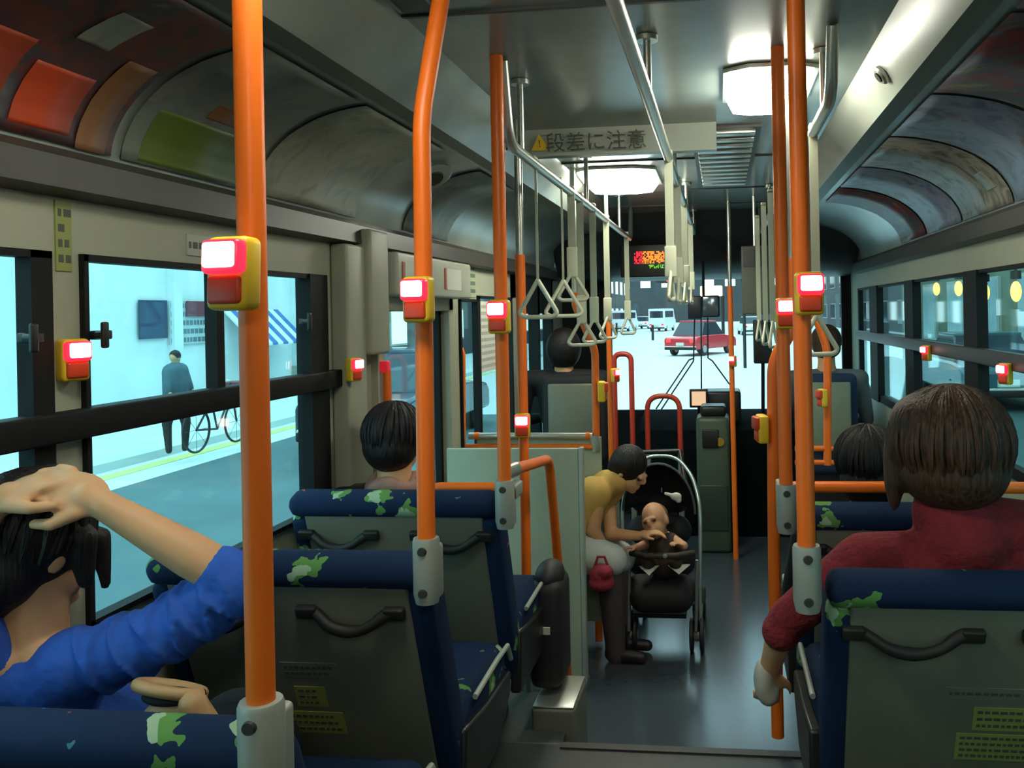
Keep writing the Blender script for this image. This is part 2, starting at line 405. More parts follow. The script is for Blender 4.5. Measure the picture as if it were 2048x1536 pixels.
# ================================================================== BUS FITTINGS
# ---- ceiling lamps
def lamp(x, y, wx, wy, lab, hexa=True, z=2.298):
    o = thing('ceiling_lamp', (x, y, z), lab, 'ceiling light', 'lit ceiling lamps')
    c = .26 * wx
    base = [(-wx / 2, -wy / 2 + c * .6), (-wx / 2 + c, -wy / 2), (wx / 2 - c, -wy / 2), (wx / 2, -wy / 2 + c * .6), (wx / 2, wy / 2 - c * .6), (wx / 2 - c, wy / 2), (-wx / 2 + c, wy / 2), (-wx / 2, wy / 2 - c * .6)]
    MB().prism([(x + a * 1.1, y + d * 1.1) for a, d in base], z - .012, z, 'z').build('lamp_base', silver, o)
    vs = [(x + a, y + d, z - .012) for a, d in base] + [(x + a * .84, y + d * .84, z - .06) for a, d in base]
    MB().add(vs, [list(range(8, 16)), list(range(7, -1, -1))] + [(i, (i + 1) % 8, 8 + (i + 1) % 8, 8 + i) for i in range(8)]).build('diffuser', lampm, o, smooth=False)
    return o
lamp(.16, 2.66, .25, .40, 'large lit lamp on the ceiling behind the tall right aisle pole')
lamp(-.50, 4.35, .37, .56, 'lit six-sided lamp on the ceiling beyond the warning sign beam')
lamp(-.50, 1.0, .30, .30, 'added unseen ceiling lamp over the rear left seats')  # out of frame, added to brighten the rear seats
lamp(.155, -.6, .3, .3, 'added unseen ceiling lamp at the very back of the bus')  # added behind the camera for more light in the cabin

# ---- seats
def splash(): pass
def seat(xa, xb, y, lab, aisle, handles, group, top=1.145, notes=(), cush=True, base=True):
    """double seat seen from behind: its back plane stands at depth y"""
    o = thing('bus_seat', ((xa + xb) / 2, y + .35, ZR if y < 2.6 else 0), lab, 'seat', group)
    tilt = math.atan2(.20, .55)
    # local frame: u across, v down the back, n backwards (towards the camera)
    O = V((0, y, top - .03)); v = V((0, math.sin(tilt), -math.cos(tilt))); n = V((0, -math.cos(tilt), -math.sin(tilt)))
    M = frame_m(O, V((1, 0, 0)), v, V((1, 0, 0)).cross(v))   # local z = x cross v
    bk = -1 if V((1, 0, 0)).cross(v).dot(n) < 0 else 1      # +1 when local z points backwards
    f = lambda d: d * bk
    # shell panel
    MB().box(xa + .045, xb - .045, .025, .62, min(f(-.012), f(.012)), max(f(-.012), f(.012)), bev=.008).build('back_shell', panelg, o, M=M)
    # padded roll over the top and down the sides
    MB().box(xa, xb, -.028, .040, min(f(-.06), f(.020)), max(f(-.06), f(.020)), bev=.030).build('head_roll', fab, o, M=M)
    for s, x in ((1, xa), (-1, xb)):
        MB().box(min(x, x + s * .055), max(x, x + s * .055), .035, .60, min(f(-.085), f(.012)), max(f(-.085), f(.012)), bev=.02).build('side_bolster', fab, o, M=M)
    MB().box(xa + .04, xb - .04, .02, .60, min(f(-.085), f(-.013)), max(f(-.085), f(-.013)), bev=.03).build('backrest', fab, o, M=M)
    for (h0, h1) in handles:
        pts = []
        for i in range(15):
            t = i / 14; sg = math.sin(PI * min(1, max(0, (t - .12) / .76))) ** 1.3
            pts.append(V((h0 + (h1 - h0) * t, .085 + .034 * sg, f(.014 + .022 * min(1, sg * 1.6)))))
        MB().tube(pts, [.0125 + .0015 * math.cos(i) for i in range(15)], 10).box(h0 - .005, h0 + .04, .071, .099, min(f(.01), f(.028)), max(f(.01), f(.028)), bev=.005).box(h1 - .04, h1 + .005, .071, .099, min(f(.01), f(.028)), max(f(.01), f(.028)), bev=.005).build('grab_handle', handm, o, M=M)
    for (nx0, nx1, v0, v1, nm, mt_, rows) in notes:
        stk = MB().box(nx0, nx1, v0, v1, min(f(.012), f(.0135)), max(f(.012), f(.0135))).build(nm, mt_, o, M=M)
        bb = MB()
        for r in range(rows):
            yy = v0 + (v1 - v0) * (r + .7) / (rows + .4); k = nx0 + .008
            while k < nx1 - .02:
                wd = random.uniform(.006, .014); bb.box(k, k + wd, yy - .0035, yy + .0035, min(f(.0135), f(.0142)), max(f(.0135), f(.0142))); k += wd + .004
        bb.build('printed_lines', darktx, stk, M=M)
    if cush:
        b = MB(); b.box(xa + .005, xb - .005, y + .20, y + .64, .58, .70, bev=.04); b.build('seat_cushion', fab, o)
        xs = xb if aisle > 0 else xa
        b = MB(); b.prism([(y + .18, .48), (y + .48, .48), (y + .60, .56), (y + .62, .62), (y + .40, .63), (y + .2, .66)], xs - .022, xs + .010, 'x')
        b.build('side_shield', blackp, o, bevel=.008)
        MB().tube([(xs + aisle * .002, y + .30, .690), (xs + aisle * .004, y + .50, .698), (xs + aisle * .002, y + .61, .690), (xs + aisle * .002, y + .645, .64)], .007, 8).build('piping', pipe, o)
    if base:
        zf = ZR if y < 2.4 else ZR
        b = MB(); xm = (xa + xb) / 2
        b.box(xa + .12, xa + .2, y + .28, y + .54, zf, .60, bev=.01).box(xb - .2, xb - .12, y + .28, y + .54, zf, .60, bev=.01)
        b.build('seat_pedestal', blackp, o)
    return o
note_a = mat('grey_sticker', (.15, .155, .135), .5); note_y = mat('yellow_green_sticker', (.25, .28, .07), .5)
seat(XL + .03, -.60, 1.05, 'navy patterned seat nearest the camera at the lower left corner', 1, ((-1.13, -.93), (-.87, -.68)), 'left row of navy patterned double seats', top=1.055)
seat(XL + .03, -.60, 1.67, 'navy patterned double seat in front of the person in blue, second row on the left', 1, ((-1.17, -.95), (-.885, -.66)), 'left row of navy patterned double seats', top=1.105,
     notes=((-.96, -.83, .225, .265, 'grey_sticker', note_a, 2), (-.94, -.87, .29, .345, 'yellow_sticker', note_y, 3), (-.985, -.84, .36, .42, 'yellow_sticker', note_y, 3)))
seat(XL + .03, -.615, 2.27, 'navy patterned double seat right behind the dark haired passenger by the middle door', 1, ((-1.19, -.965), (-.865, -.64)), 'left row of navy patterned double seats', top=1.105)
seat(.20, XR - .03, 1.73, 'large navy patterned double seat back filling the lower right corner', -1, ((.235, .50), (.58, .86)), 'right row of navy patterned double seats', top=1.065,
     notes=((.44, .60, .22, .25, 'grey_sticker', note_a, 1), (.50, .64, .27, .33, 'yellow_sticker', note_y, 3), (.47, .64, .34, .41, 'yellow_sticker', note_y, 4)))
seat(.20, XR - .03, 2.33, 'navy patterned double seat back in front of the red clothed passenger', -1, ((.235, .49), (.57, .85)), 'right row of navy patterned double seats', top=1.065)

# ---- stop buttons
def button(p, d, lab, s=1., lit=True):
    """d: unit vector the lens faces"""
    d = V(d).normalized(); x = V((0, 0, 1)).cross(d).normalized() * 1
    M = frame_m(p, x, d.cross(x) * 1, d)
    if M.to_3x3()[2][1] < 0: M = frame_m(p, -x, -(d.cross(x)), d)
    o = thing('stop_button', p, lab, 'stop button', 'bus stop buttons')
    S = Matrix.Diagonal((s, s, s, 1))
    MB().box(-.029, .029, -.047, .043, -.012, .022, bev=.009).build('housing', yellow, o, M=M @ S)
    MB().box(-.023, .023, -.040, -.006, .012, .027, bev=.005).build('lower_cover', redpl, o, M=M @ S)
    rim_ = MB().box(-.027, .027, -.004, .038, .010, .034, bev=.007).build('lens_rim', lensr if lit else redpl, o, M=M @ S)
    if lit: MB().box(-.022, .022, .003, .034, .028, .038, bev=.006).build('lens', lensm, rim_, M=M @ S)
    return o

# ---- grab poles
def clamp(o, x, y, z0, z1, r=.027, sd=1):
    b = MB(); b.tube([(x, y, z0), (x, y, z0 + .02), (x, y, z1 - .006), (x, y, z1)], [r * .85, r, r, r * .92], 20)
    b.box(x - .02, x + .02, y + .0, y + .05, z0, z1 - .02, bev=.008)
    cl_ = b.build('clamp', clampm, o)
    for zz in (z1 - .022, z0 + .025):
        MB().tube([(x, y - r + .003, zz), (x, y - r - .004, zz)], [.010, .008], 14).build('bolt', darkb, cl_)
def pole(pts, lab, r=.018, cl=None, silver_ext=None, fr=.06, r0=.027):
    o = thing('grab_pole', pts[0], lab, 'grab pole', 'orange grab poles')
    MB().tube(fillet(pts, fr), r, 20).build('orange_sleeve', orange, o)
    if cl: clamp(o, pts[0][0], pts[0][1], cl[0], cl[1], r0)
    for s in (silver_ext or []): MB().tube(fillet(s, .05), r * .8, 14).build('steel_tube', silver, o)
    return o
pA = at(522, 1400, 1.03); 
pole([(pA.x, 1.03, .95), (pA.x, 1.03, 2.19)], 'thick orange pole nearest the camera with a lit stop button, left side', cl=(.95, pA.z, ), r0=.029)
pB = at(852, 1075, 1.65); kB = at(843, 235, 1.65); tB = at(884, -5, 1.68)
pole([(pB.x, 1.65, pB.z - .1), (kB.x, 1.65, kB.z), (tB.x, 1.70, 2.30)], 'orange pole kinked near its top, clamped to the second left seat', cl=(pB.z - .13, pB.z), fr=.05)
pC = at(1020, 960, 2.25)
pole([(pC.x - .015, 2.25, pC.z - .1), (pC.x - .015, 2.25, 2.30)], 'straight dark orange pole clamped to the third left seat', cl=(pC.z - .13, pC.z))
pR = at(1613, 1090, 1.71)
pole([(pR.x, 1.71, pR.z - .1), (pR.x, 1.71, 2.30)], 'bright orange pole clamped to the front corner of the lower right seat', cl=(pR.z - .13, pR.z), r0=.028)
pS = at(1572, 968, 2.31)
pole([(pS.x, 2.31, pS.z - .1), (pS.x, 2.31, 2.30)], 'darker orange pole just left of and behind the bright right aisle pole', cl=(pS.z - .13, pS.z))
# rail that bows out beside the right poles
a0 = at(1548, 1090, 2.62); a1 = at(1546, 720, 2.62); a2 = at(1575, 655, 2.62)
o = pole([(a0.x, 2.62, .3), (a0.x, 2.62, a0.z), (a1.x, 2.62, a1.z), (a2.x + .02, 2.62, a2.z), (a2.x + .02, 2.62, 1.75)], 'orange step rail bowing out beside the right aisle poles', silver_ext=[[(a2.x + .02, 2.62, 1.75), (a2.x + .02, 2.62, 2.3)]], r=.019, fr=.08)
p2 = at(1040, 510, 3.0)
pole([(p2.x, 3.0, .30), (p2.x, 3.0, p2.z)], 'orange pole with open top and silver extension beside the pale partition', silver_ext=[[(p2.x, 3.0, p2.z), (p2.x, 3.0, 2.3)], [(p2.x, 3.0, 0), (p2.x, 3.0, .32)]])
p3 = at(1190, 700, 4.05); p3t = at(1150, 610, 4.05)
pole([(at(1198, 1290, 4.05).x, 4.05, .02), (p3.x, 4.05, p3.z), (p3t.x, 4.05, p3t.z), (p3t.x, 4.05, p3t.z + .06)], 'orange pole with an angled top standing by the stroller', silver_ext=[[(p3t.x, 4.05, p3t.z + .05), (p3t.x, 4.05, 2.3)]], fr=.04)
# slanted step hand rail
h0 = at(1030, 938, 2.36); h1 = at(1098, 918, 2.95); h2 = at(1142, 1415, 3.42)
o = thing('step_handrail', h2, 'bent orange handrail sloping down beside the pale partition', 'handrail')
MB().tube(fillet([h0, h1, (h2.x, 3.40, .02)], .07), .017, 16).build('orange_sleeve', orange, o)
MB().tube([V((-.60, 2.30, h0.z)), h0], .021, 14).build('end_socket', silver, o)
MB().tube([(h2.x, 3.40, 0), (h2.x, 3.40, .03)], .026, 14).build('floor_socket', silver, o)
# horizontal seat rails
a = at(870, 967, 2.42); c = at(1002, 967, 2.42)
o = thing('seat_top_rail', (a.x, 2.42, a.z), 'horizontal orange rail just above the third left seat', 'handrail')
MB().tube(fillet([(a.x, 2.36, a.z - .14), (a.x, 2.36, a.z), (pC.x - .02, 2.36, a.z)], .04), .016, 14).build('orange_sleeve', orange, o)
MB().box(pC.x - .035, pC.x + .005, 2.27, 2.38, a.z - .02, a.z + .02, bev=.006).build('bracket', clampm, o)
a = at(1640, 974, 2.42)
o = thing('seat_top_rail', (a.x, 2.42, a.z), 'horizontal orange rail just above the right seat before the red clothed passenger', 'handrail')
MB().tube([(pS.x, 2.42, a.z), (.97, 2.42, a.z)], .016, 14).build('orange_sleeve', orange, o)
MB().box(pS.x - .02, pS.x + .02, 2.33, 2.44, a.z - .02, a.z + .02, bev=.006).build('bracket', clampm, o)
# thin frame of rails further ahead on the right
o = thing('seat_guard_rail', (.42, 3.5, .9), 'thin orange rail frame around the seat ahead, right of the aisle poles', 'handrail')
q = lambda px, py, y=3.5: at(px, py, y)
b = MB(); b.tube(fillet([q(1590, 925), q(1692, 925), q(1745, 1010)], .03), .011, 12).tube([q(1590, 897), q(1735, 897)], .011, 12)
b.tube(fillet([q(1655, 930), q(1655, 700), q(1640, 655), q(1618, 610)], .08), .016, 14); b.build('orange_sleeve', orange, o)
MB().tube([q(1618, 610), V((q(1618, 610).x, 3.5, 2.3))], .012, 12).build('steel_tube', silver, o)
MB().box(q(1590, 0).x, q(1745, 0).x + .25, 3.48, 3.52, .0, q(0, 1005).z, bev=.01).build('modesty_panel', panelg, o)
# thin red-brown pole near the driver, arches by the front door
a = at(1472, 1110, 5.5)
pole([(a.x, 5.5, .0), (a.x - .005, 5.5, 1.75)], 'thin dark red pole standing by the fare machine', r=.017, silver_ext=[[(a.x - .005, 5.5, 1.74), (a.x - .005, 5.5, 2.3)]])
def arch(px0, px1, pt, y, lab, zb=0, foot=.5):
    a = at(px0, pt, y); c = at(px1, pt, y)
    o = thing('arched_rail', ((a.x + c.x) / 2, y, 0), lab, 'handrail', 'arched rails by the front door')
    MB().tube(fillet([(a.x, y, foot), (a.x, y, a.z), (c.x, y, c.z), (c.x, y, foot)], .13, 8), .016, 14).build('orange_sleeve', mat('dark_red_sleeve', (.42, .035, .012), .4), o)
    MB().tube([(a.x, y, 0), (a.x, y, foot)], .017, 12).tube([(c.x, y, 0), (c.x, y, foot)], .017, 12).build('steel_foot', silver, o)
arch(1228, 1262, 708, 5.0, 'narrow tall arched rail in front of the windscreen left edge')
arch(1294, 1359, 792, 5.1, 'wide low arched rail behind the stroller', foot=.75)
pq = at(1222, 900, 4.6)
pole([(pq.x, 4.6, 0), (pq.x, 4.6, 1.72)], 'thin dark orange pole left of the narrow arched rail', r=.014, silver_ext=[[(pq.x, 4.6, 1.71), (pq.x, 4.6, 2.3)]])

# ---- the lit and unlit stop buttons
button(at(474, 545, .985), (-.12, -1, 0.05), 'big lit stop button on the nearest orange pole at left', 1.0)
button(at(840, 597, 1.612), (-.15, -1, 0), 'lit stop button on the kinked orange pole')
button(at(1000, 632, 2.215), (-.1, -1, 0), 'lit stop button on the straight pole of the third left seat')
button(V((p2.x + .004, 2.972, at(1050, 850, 2.965).z)), (.1, -1, 0), 'lit stop button low on the pole beside the partition', .95)
button(at(1617, 585, 1.675), (.1, -1, 0), 'lit stop button on the bright right aisle pole', .93)
button(at(1571, 625, 2.275), (.0, -1, 0), 'lit stop button on the darker right aisle pole', .9)
yv = yat(142, 718, XL + .015); button(V((XL + .015, yv, at(142, 718, yv).z)), (1, -.35, 0), 'lit stop button on the pale pillar between the left windows', .9)
yv = yat(705, 738, XL + .075); button(V((XL + .075, yv, at(705, 738, yv).z)), (1, -.3, 0), 'lit stop button on the pillar beside the middle door', .85)
button(at(1527, 856, 2.60), (-1, -.2, 0), 'unlit yellow stop button on the side of the bowed right rail', .95, lit=False)
button(at(1201, 782, 4.03), (1, .1, 0), 'yellow stop button seen edge on, on the pole by the stroller', 1.1, lit=False)
button(at(1229, 750, 4.58), (.8, -.6, 0), 'small stop button on the thin pole near the narrow arch', .85)
button(at(1647, 795, 3.47), (-1, -.4, 0), 'stop button on the thin rail beside the driver seat back', .8, lit=False)
button(at(1466, 722, 5.47), (-.5, -1, 0), 'tiny red lit stop button on the thin dark red pole', .8)
for (yy, py, lab) in ((yat(1855, 707, .955), 707, 'red stop button on the right window belt, farther one'), (yat(2013, 742, .955), 742, 'orange stop button on the right window belt, nearer one')):
    button(V((XR - .045, yy, at(1900, py, yy).z + (.005 if yy > 3.5 else -.01))), (-1, -.5, 0), lab, .8)

# ---- partitions
o = thing('partition', (-.72, 3.6, 0), 'tall pale green partition panel beside the aisle', 'partition')
zt = at(1150, 897, 3.6).z; xe = at(1168, 1000, 3.6).x
MB().box(-1.2, xe - .02, 3.6, 3.625, .0, zt).build('panel', partp, o, bevel=.004)
MB().box(xe - .02, xe, 3.592, 3.633, 0, zt + .004, bev=.005).build('edge_strip', beamm, o)
MB().box(-1.2, xe, 3.55, 3.66, 0, .02).build('floor_strip', silver, o)
o = thing('door_barrier', (-.9, 4.05, 0), 'orange and silver barrier rail beyond the middle door', 'barrier')
q = lambda px, py: at(px, py, 4.02)
b = MB(); b.tube(fillet([q(925, 975), q(925, 705), q(915, 690)], .03), .015, 14).tube([q(930, 893), q(1188, 893)], .013, 14); b.build('orange_sleeve', orange, o)
b = MB(); b.tube([q(938, 872), q(1186, 872)], .017, 14).tube([q(1186, 872), q(1192, 893), q(1192, 903)], .02, 14).tube([q(925, 980), V((q(925, 980).x, 4.02, 0))], .015, 12); b.build('silver_rail', silver, o)
b = MB()
for px in (950, 1172): b.tube([q(px, 872), q(px + 9, 872)], .0185, 14)
b.build('orange_band', orange, o)
MB().box(q(935, 0).x, q(1184, 0).x, 4.03, 4.045, .12, q(0, 878).z).build('panel', partp, o)

# grey heater box at the step
o = thing('step_box', (-.56, 2.75, 0), 'low grey metal box at the foot of the third left seat', 'equipment box')
MB().box(-.635, -.49, 2.70, 2.95, .0, .32, bev=.012).build('casing', panelg, o)
MB().box(-.63, -.495, 2.705, 2.945, .32, .326, bev=.003).build('lid', silver, o)
o = thing('dark_bag', (-.62, 2.86, .3), 'dark bag with a small pale label beside the bent handrail', 'bag')
MB().box(-.66, -.545, 2.78, 2.98, .34, .70, bev=.035).ell((-.60, 2.88, .70), (.05, .09, .05)).build('bag_body', mat('dark_bag_nylon', (.015, .014, .016), .6), o)
g = at(1088, 1262, 2.776); MB().box(g.x - .025, g.x + .02, 2.774, 2.782, g.z - .012, g.z + .012).build('pale_label', paper, o)

# ---- overhead rails and straps
def rail(x, y0, y1, z, lab, r=.016):
    o = thing('overhead_rail', (x, y0, z), lab, 'overhead handrail', 'overhead handrails')
    MB().tube(fillet([(x, y0 - .06, 2.295), (x, y0, z), (x, y1, z), (x, y1 + .06, 2.295)], .06), r, 14).build('rail_tube', silver, o)
    y = y0 + .15
    while y < y1:
        MB().tube([(x, y, z), (x, y, 2.29)], .010, 10).tube([(x, y, 2.285), (x, y, 2.298)], .028, 14).build('bracket', silver, o); y += 1.25
rail(-.58, 2.34, 5.6, 2.08, 'silver overhead rail left of the aisle')
rail(-.17, .75, 6.0, 2.14, 'silver overhead rail above the middle of the aisle')
rail(.29, 2.2, 5.9, 2.13, 'silver overhead rail right of the aisle')
def strap(x, y, zt, zh, lab, turn=0., size=.125, width=.030, ring=True, sleeve=0, grp='hanging straps'):
    """zt: rail height, zh: bottom of the handle"""
    o = thing('strap_handle', (x, y, zh), lab, 'strap handle', grp)
    zr = zh + size * .92
    b = MB(); b.box(x - width / 2, x + width / 2, y - .002, y + .002, zr + .0, zt + .02)
    b.box(x - width / 2, x + width / 2, y - .022, y + .022, zt + .012, zt + .026, bev=.004)
    b.build('strap', strapm, o)
    if sleeve: MB().box(x - width * .7, x + width * .7, y - .008, y + .008, zr - .02, zr + sleeve, bev=.004).build('sleeve', ivory, o)
    Mt = Matrix.Translation((x, y, zh)) @ Matrix.Rotation(turn, 4, 'Z')
    pts = [V((0, 0, size * .95)), V((-size / 2, 0, size * .10)), V((-size * .38, 0, 0)), V((size * .38, 0, 0)), V((size / 2, 0, size * .10)), V((0, 0, size * .95))]
    MB().tube([Mt @ p for p in fillet(pts, .02, 4)], .0075, 10).build('triangle_handle', ivory, o)
yv = yat(1077, 634, -.58); strap(-.58, yv, 2.08, at(1077, 634, yv).z, 'triangular ivory strap handle hanging nearest the partition pole, left of its twin', 0, .125, .008)
yv = yat(1128, 632, -.58); strap(-.58, yv, 2.08, at(1128, 632, yv).z, 'triangular ivory strap handle right of its twin, before the dark front seat', .25, .14, .008)
for (px, y, tz, lab, tn) in ((1168, yat(1163, 600, -.58), 690, 'ivory strap handle hanging against the angled pole top', .3), (1203, yat(1188, 600, -.58), 684, 'ivory strap handle just right of the angled pole top', .6),
                             (1230, yat(1215, 600, -.58), 676, 'ivory strap handle beside the windscreen left edge', .9), (1148, yat(1146, 600, -.58), 600, 'pale strap behind the triangular ivory pair', .2), (1243, 5.35, 668, 'ivory strap handle farthest along the left rail', .8)):
    strap(-.58, y, 2.08, at(px, tz, y).z, lab, tn, .12, .030, sleeve=.10)
for (px, y, bz, lab, tn) in ((1350, 3.0, 600, 'wide pale strap nearest on the middle rail', 1.45), (1366, 3.6, 605, 'pale strap second along the middle rail', 1.5), (1378, 4.3, 606, 'pale strap third along the middle rail', 1.45), (1388, 5.2, 606, 'pale strap farthest along the middle rail', 1.5)):
    strap(-.17, y, 2.14, at(px, bz, y).z, lab, tn, .11, .030, sleeve=.09)
for (y, bz, lab, tn) in ((2.62, 710, 'ivory triangle handle showing to the right of the bright orange pole', .15), (3.5, 704, 'ivory handle showing just left of the darker right pole, nearest of its cluster', 1.2),
                         (4.0, 694, 'ivory handle left of the darker right pole, second of its cluster', 1.25), (4.5, 688, 'ivory handle left of the darker right pole, third of its cluster', 1.25), (5.1, 680, 'ivory handle left of the darker right pole, farthest of its cluster', 1.25)):
    strap(.29 - .012 * y * (y > 3), y, 2.13, at(1550, bz, y).z, lab, tn, .125, .026)

# ---- ceiling details: made-up slats standing in for bluish reflections, nozzles, slot
o = thing('ceiling_reflection_slats', (.08, 3.9, 2.29), 'made-up ceiling slats standing for bluish reflections over the middle of the aisle', 'air vent')
b = MB()
for i in range(12): b.box(-.08, .15, 3.3 + i * .12, 3.36 + i * .12, 2.278, 2.292, M=None, bev=.003)
b.build('slats', silver, o); MB().box(-.10, .17, 3.25, 4.75, 2.29, 2.2995).build('slat_frame', darkb, o)
def nozzle(p, d, lab, r=.04):
    o = thing('air_nozzle', p, lab, 'air nozzle', 'round air nozzles'); d = V(d).normalized(); p = V(p)
    ring_ = MB().tube([p, p + d * .008, p + d * .014], [r, r, r * .8], 24).build('nozzle_ring', silver if r < .035 else ceilm, o)
    MB().tube([p + d * .010, p + d * .018], [r * .6, r * .5], 20).build('nozzle_eye', blackp, ring_)
nn = V((-.11, 0, -.08))
nozzle((.46, 2.42, 2.243), nn, 'small dark round nozzle on the right ceiling trough', .028)
nozzle((.46, 1.55, 2.243), nn, 'round nozzle on the right ceiling trough, nearest the camera', .028)
nozzle((-.78, 3.1, 2.232), (.13, 0, -.12), 'small dark round nozzle on the left ceiling trough', .028)
g = at(955, 450, 3.0)
nozzle((-1.05, 3.05, 2.118), (.45, -.25, -.8), 'wide round air nozzle moulded into the left ceiling cove', .075)
o = thing('ceiling_slot', (-.62, 1.7, 2.29), 'dark slot cover on the ceiling left of the kinked pole', 'air vent')
MB().box(-.70, -.62, 1.40, 1.85, 2.285, 2.299, bev=.004).build('slot_cover', darkb, o)

# ---- posters in the coves
def poster_mat(name, cols, blobs):
    m = bpy.data.materials.new(name); m.use_nodes = True; n = m.node_tree.nodes; l = m.node_tree.links; p = n['Principled BSDF']
    p.inputs['Roughness'].default_value = .45
    tc = n.new('ShaderNodeTexCoord'); nz_ = n.new('ShaderNodeTexNoise'); nz_.inputs['Scale'].default_value = blobs; nz_.inputs['Detail'].default_value = 4; nz_.inputs['Distortion'].default_value = 1.2
    r = n.new('ShaderNodeValToRGB'); r.color_ramp.interpolation = 'EASE'
    while len(r.color_ramp.elements) < len(cols): r.color_ramp.elements.new(.5)
    for i, c in enumerate(cols): r.color_ramp.elements[i].position = .3 + .4 * i / max(1, len(cols) - 1); r.color_ramp.elements[i].color = (*c, 1)
    l.new(tc.outputs['Object'], nz_.inputs['Vector']); l.new(nz_.outputs['Fac'], r.inputs['Fac']); l.new(r.outputs['Color'], p.inputs['Base Color'])
    return m
def poster(side, y0, y1, m, lab, f0=.05, f1=.95, marks=()):
    cv = cl if side < 0 else cr; off = .006
    o = thing('advert_poster', (XL if side < 0 else XR, (y0 + y1) / 2, 2.0), lab, 'advert poster', 'curved advert posters over the %s windows' % ('left' if side < 0 else 'right'))
    N = 14
    def pt(f):
        a = f * (len(cv) - 1); i = min(int(a), len(cv) - 2); t = a - i
        return V((cv[i][0] * (1 - t) + cv[i + 1][0] * t - side * off * .7, 0, cv[i][1] * (1 - t) + cv[i + 1][1] * t - off))
    def sheet(fa, fb, ya, yb, e, shape=None):
        vs = []; fs = []
        for i in range(N + 1):
            f = fa + (fb - fa) * i / N; p = pt(f) + V((-side * e, 0, -e))
            if shape == 'round':
                k = math.sqrt(max(0, 1 - (2 * i / N - 1) ** 2)); ym = (ya + yb) / 2; hw = (yb - ya) / 2 * k + .001
                A, B = ym - hw, ym + hw
            else: A, B = ya, yb
            vs += [(p.x, A, p.z), (p.x, B, p.z)]
        for i in range(N): fs.append((2 * i, 2 * i + 1, 2 * i + 3, 2 * i + 2))
        return vs, fs
    v_, f_ = sheet(f0, f1, y0, y1, 0); b = MB().add(v_, f_); s = b.build('sheet', m, o); sm = s.modifiers.new('t', 'SOLIDIFY'); sm.thickness = .002
    for k, (fa, fb, ya, yb, mm, shp, nm) in enumerate(marks):
        v_, f_ = sheet(fa, fb, ya, yb, .0022); s = MB().add(v_, f_).build(nm, mm, o); sm = s.modifiers.new('t', 'SOLIDIFY'); sm.thickness = .0008
dred = poster_mat('dark_red_poster_print', [(.03, .025, .035), (.14, .03, .02), (.05, .04, .05), (.20, .18, .15)], 6)
ored = mat('orange_red_print', (.50, .055, .012), .5); tan = mat('tan_print', (.22, .10, .04), .5); grn = mat('olive_green_print', (.09, .13, .015), .5); pale = mat('pale_print', (.26, .29, .24), .5, var=.2, scale=20)
poster(-1, .9, 1.62, dred, 'dark red advert with two orange red discs and a tan band, over the left windows', marks=(
    (.52, .80, 1.17, 1.33, ored, 'round', 'orange_disc'), (.60, .90, 1.36, 1.50, ored, 'round', 'orange_disc'), (.45, .95, 1.52, 1.60, tan, None, 'tan_band'), (.25, .45, 1.38, 1.46, pale, 'round', 'pale_spot')))
poster(-1, 1.65, 2.13, poster_mat('grey_poster_print', [(.10, .12, .11), (.15, .17, .14), (.11, .12, .13)], 8), 'grey advert with an olive green block behind the thick orange pole', marks=((.62, .93, 1.70, 2.09, grn, None, 'green_block'), (.48, .58, 1.84, 1.96, tan, 'round', 'ochre_spot')))
poster(-1, 2.17, 2.80, poster_mat('pale_poster_print', [(.22, .24, .19), (.32, .33, .25), (.24, .26, .20)], 9), 'pale grey advert left of the kinked orange pole')
poster(-1, 3.25, 3.80, poster_mat('slate_poster_print', [(.10, .13, .14), (.17, .20, .17)], 9), 'slate grey advert beyond the kinked orange pole')
blu = poster_mat('blue_grey_poster_print', [(.12, .16, .24), (.24, .28, .36), (.14, .14, .14)], 7)
mul = poster_mat('multicoloured_poster_print', [(.03, .05, .10), (.20, .03, .02), (.05, .04, .05), (.22, .16, .03), (.05, .06, .08)], 7)
mul2 = poster_mat('dark_red_yellow_poster_print', [(.05, .02, .02), (.16, .02, .02), (.06, .06, .08), (.20, .15, .03)], 9)
poster(1, 1.0, 1.75, mul, 'dark blue and red advert at the upper right corner')
poster(1, 1.78, 2.40, mul2, 'dark red and yellow advert over the right windows, right edge of view')
poster(1, 2.43, 2.98, blu, 'blue grey advert with paler patches over the right windows')
poster(1, 3.01, 3.60, poster_mat('brown_poster_print', [(.10, .09, .06), (.28, .27, .22), (.12, .11, .10)], 8), 'pale brown advert with a small square notice, farther along the right cove', marks=((.62, .78, 3.1, 3.2, pale, None, 'square_notice'),))
poster(1, 3.63, 4.2, blu, 'blue grey advert over the farther right windows')
poster(1, 4.24, 4.8, mul2, 'dark advert above the right front windows')

# ---- small notices on the left wall
def notice(x, y0, y1, z0, z1, m, lab, lines=3, nm='notice', ink=darktx, side=1):
    o = thing(nm, (x, (y0 + y1) / 2, z0), lab, 'notice')
    sh_ = MB().box(min(x, x + side * .003), max(x, x + side * .003), y0, y1, z0, z1).build('sheet', m, o)
    b = MB(); h = (z1 - z0) / (lines + .6)
    for r in range(lines):
        k = y0 + .006
        while k < y1 - .014:
            wd = random.uniform(.008, .02); zz = z1 - h * (r + .8); b.box(x + side * .003, x + side * .0036, k, k + wd, zz - h * .25, zz + h * .25); k += wd + .006
    b.build('printed_lines', ink, sh_)
notice(XL, 1.475, 1.515, 1.70, 1.835, note_y, 'narrow yellow green strip above the pale left pillar', 4, 'yellow_notice')
notice(XL, yat(372, 480, XL), yat(440, 490, XL), 1.755, 1.805, mat('grey_white_sign', (.40, .42, .36), .5), 'small white sign with grey characters above the left window', 1, 'white_sign')
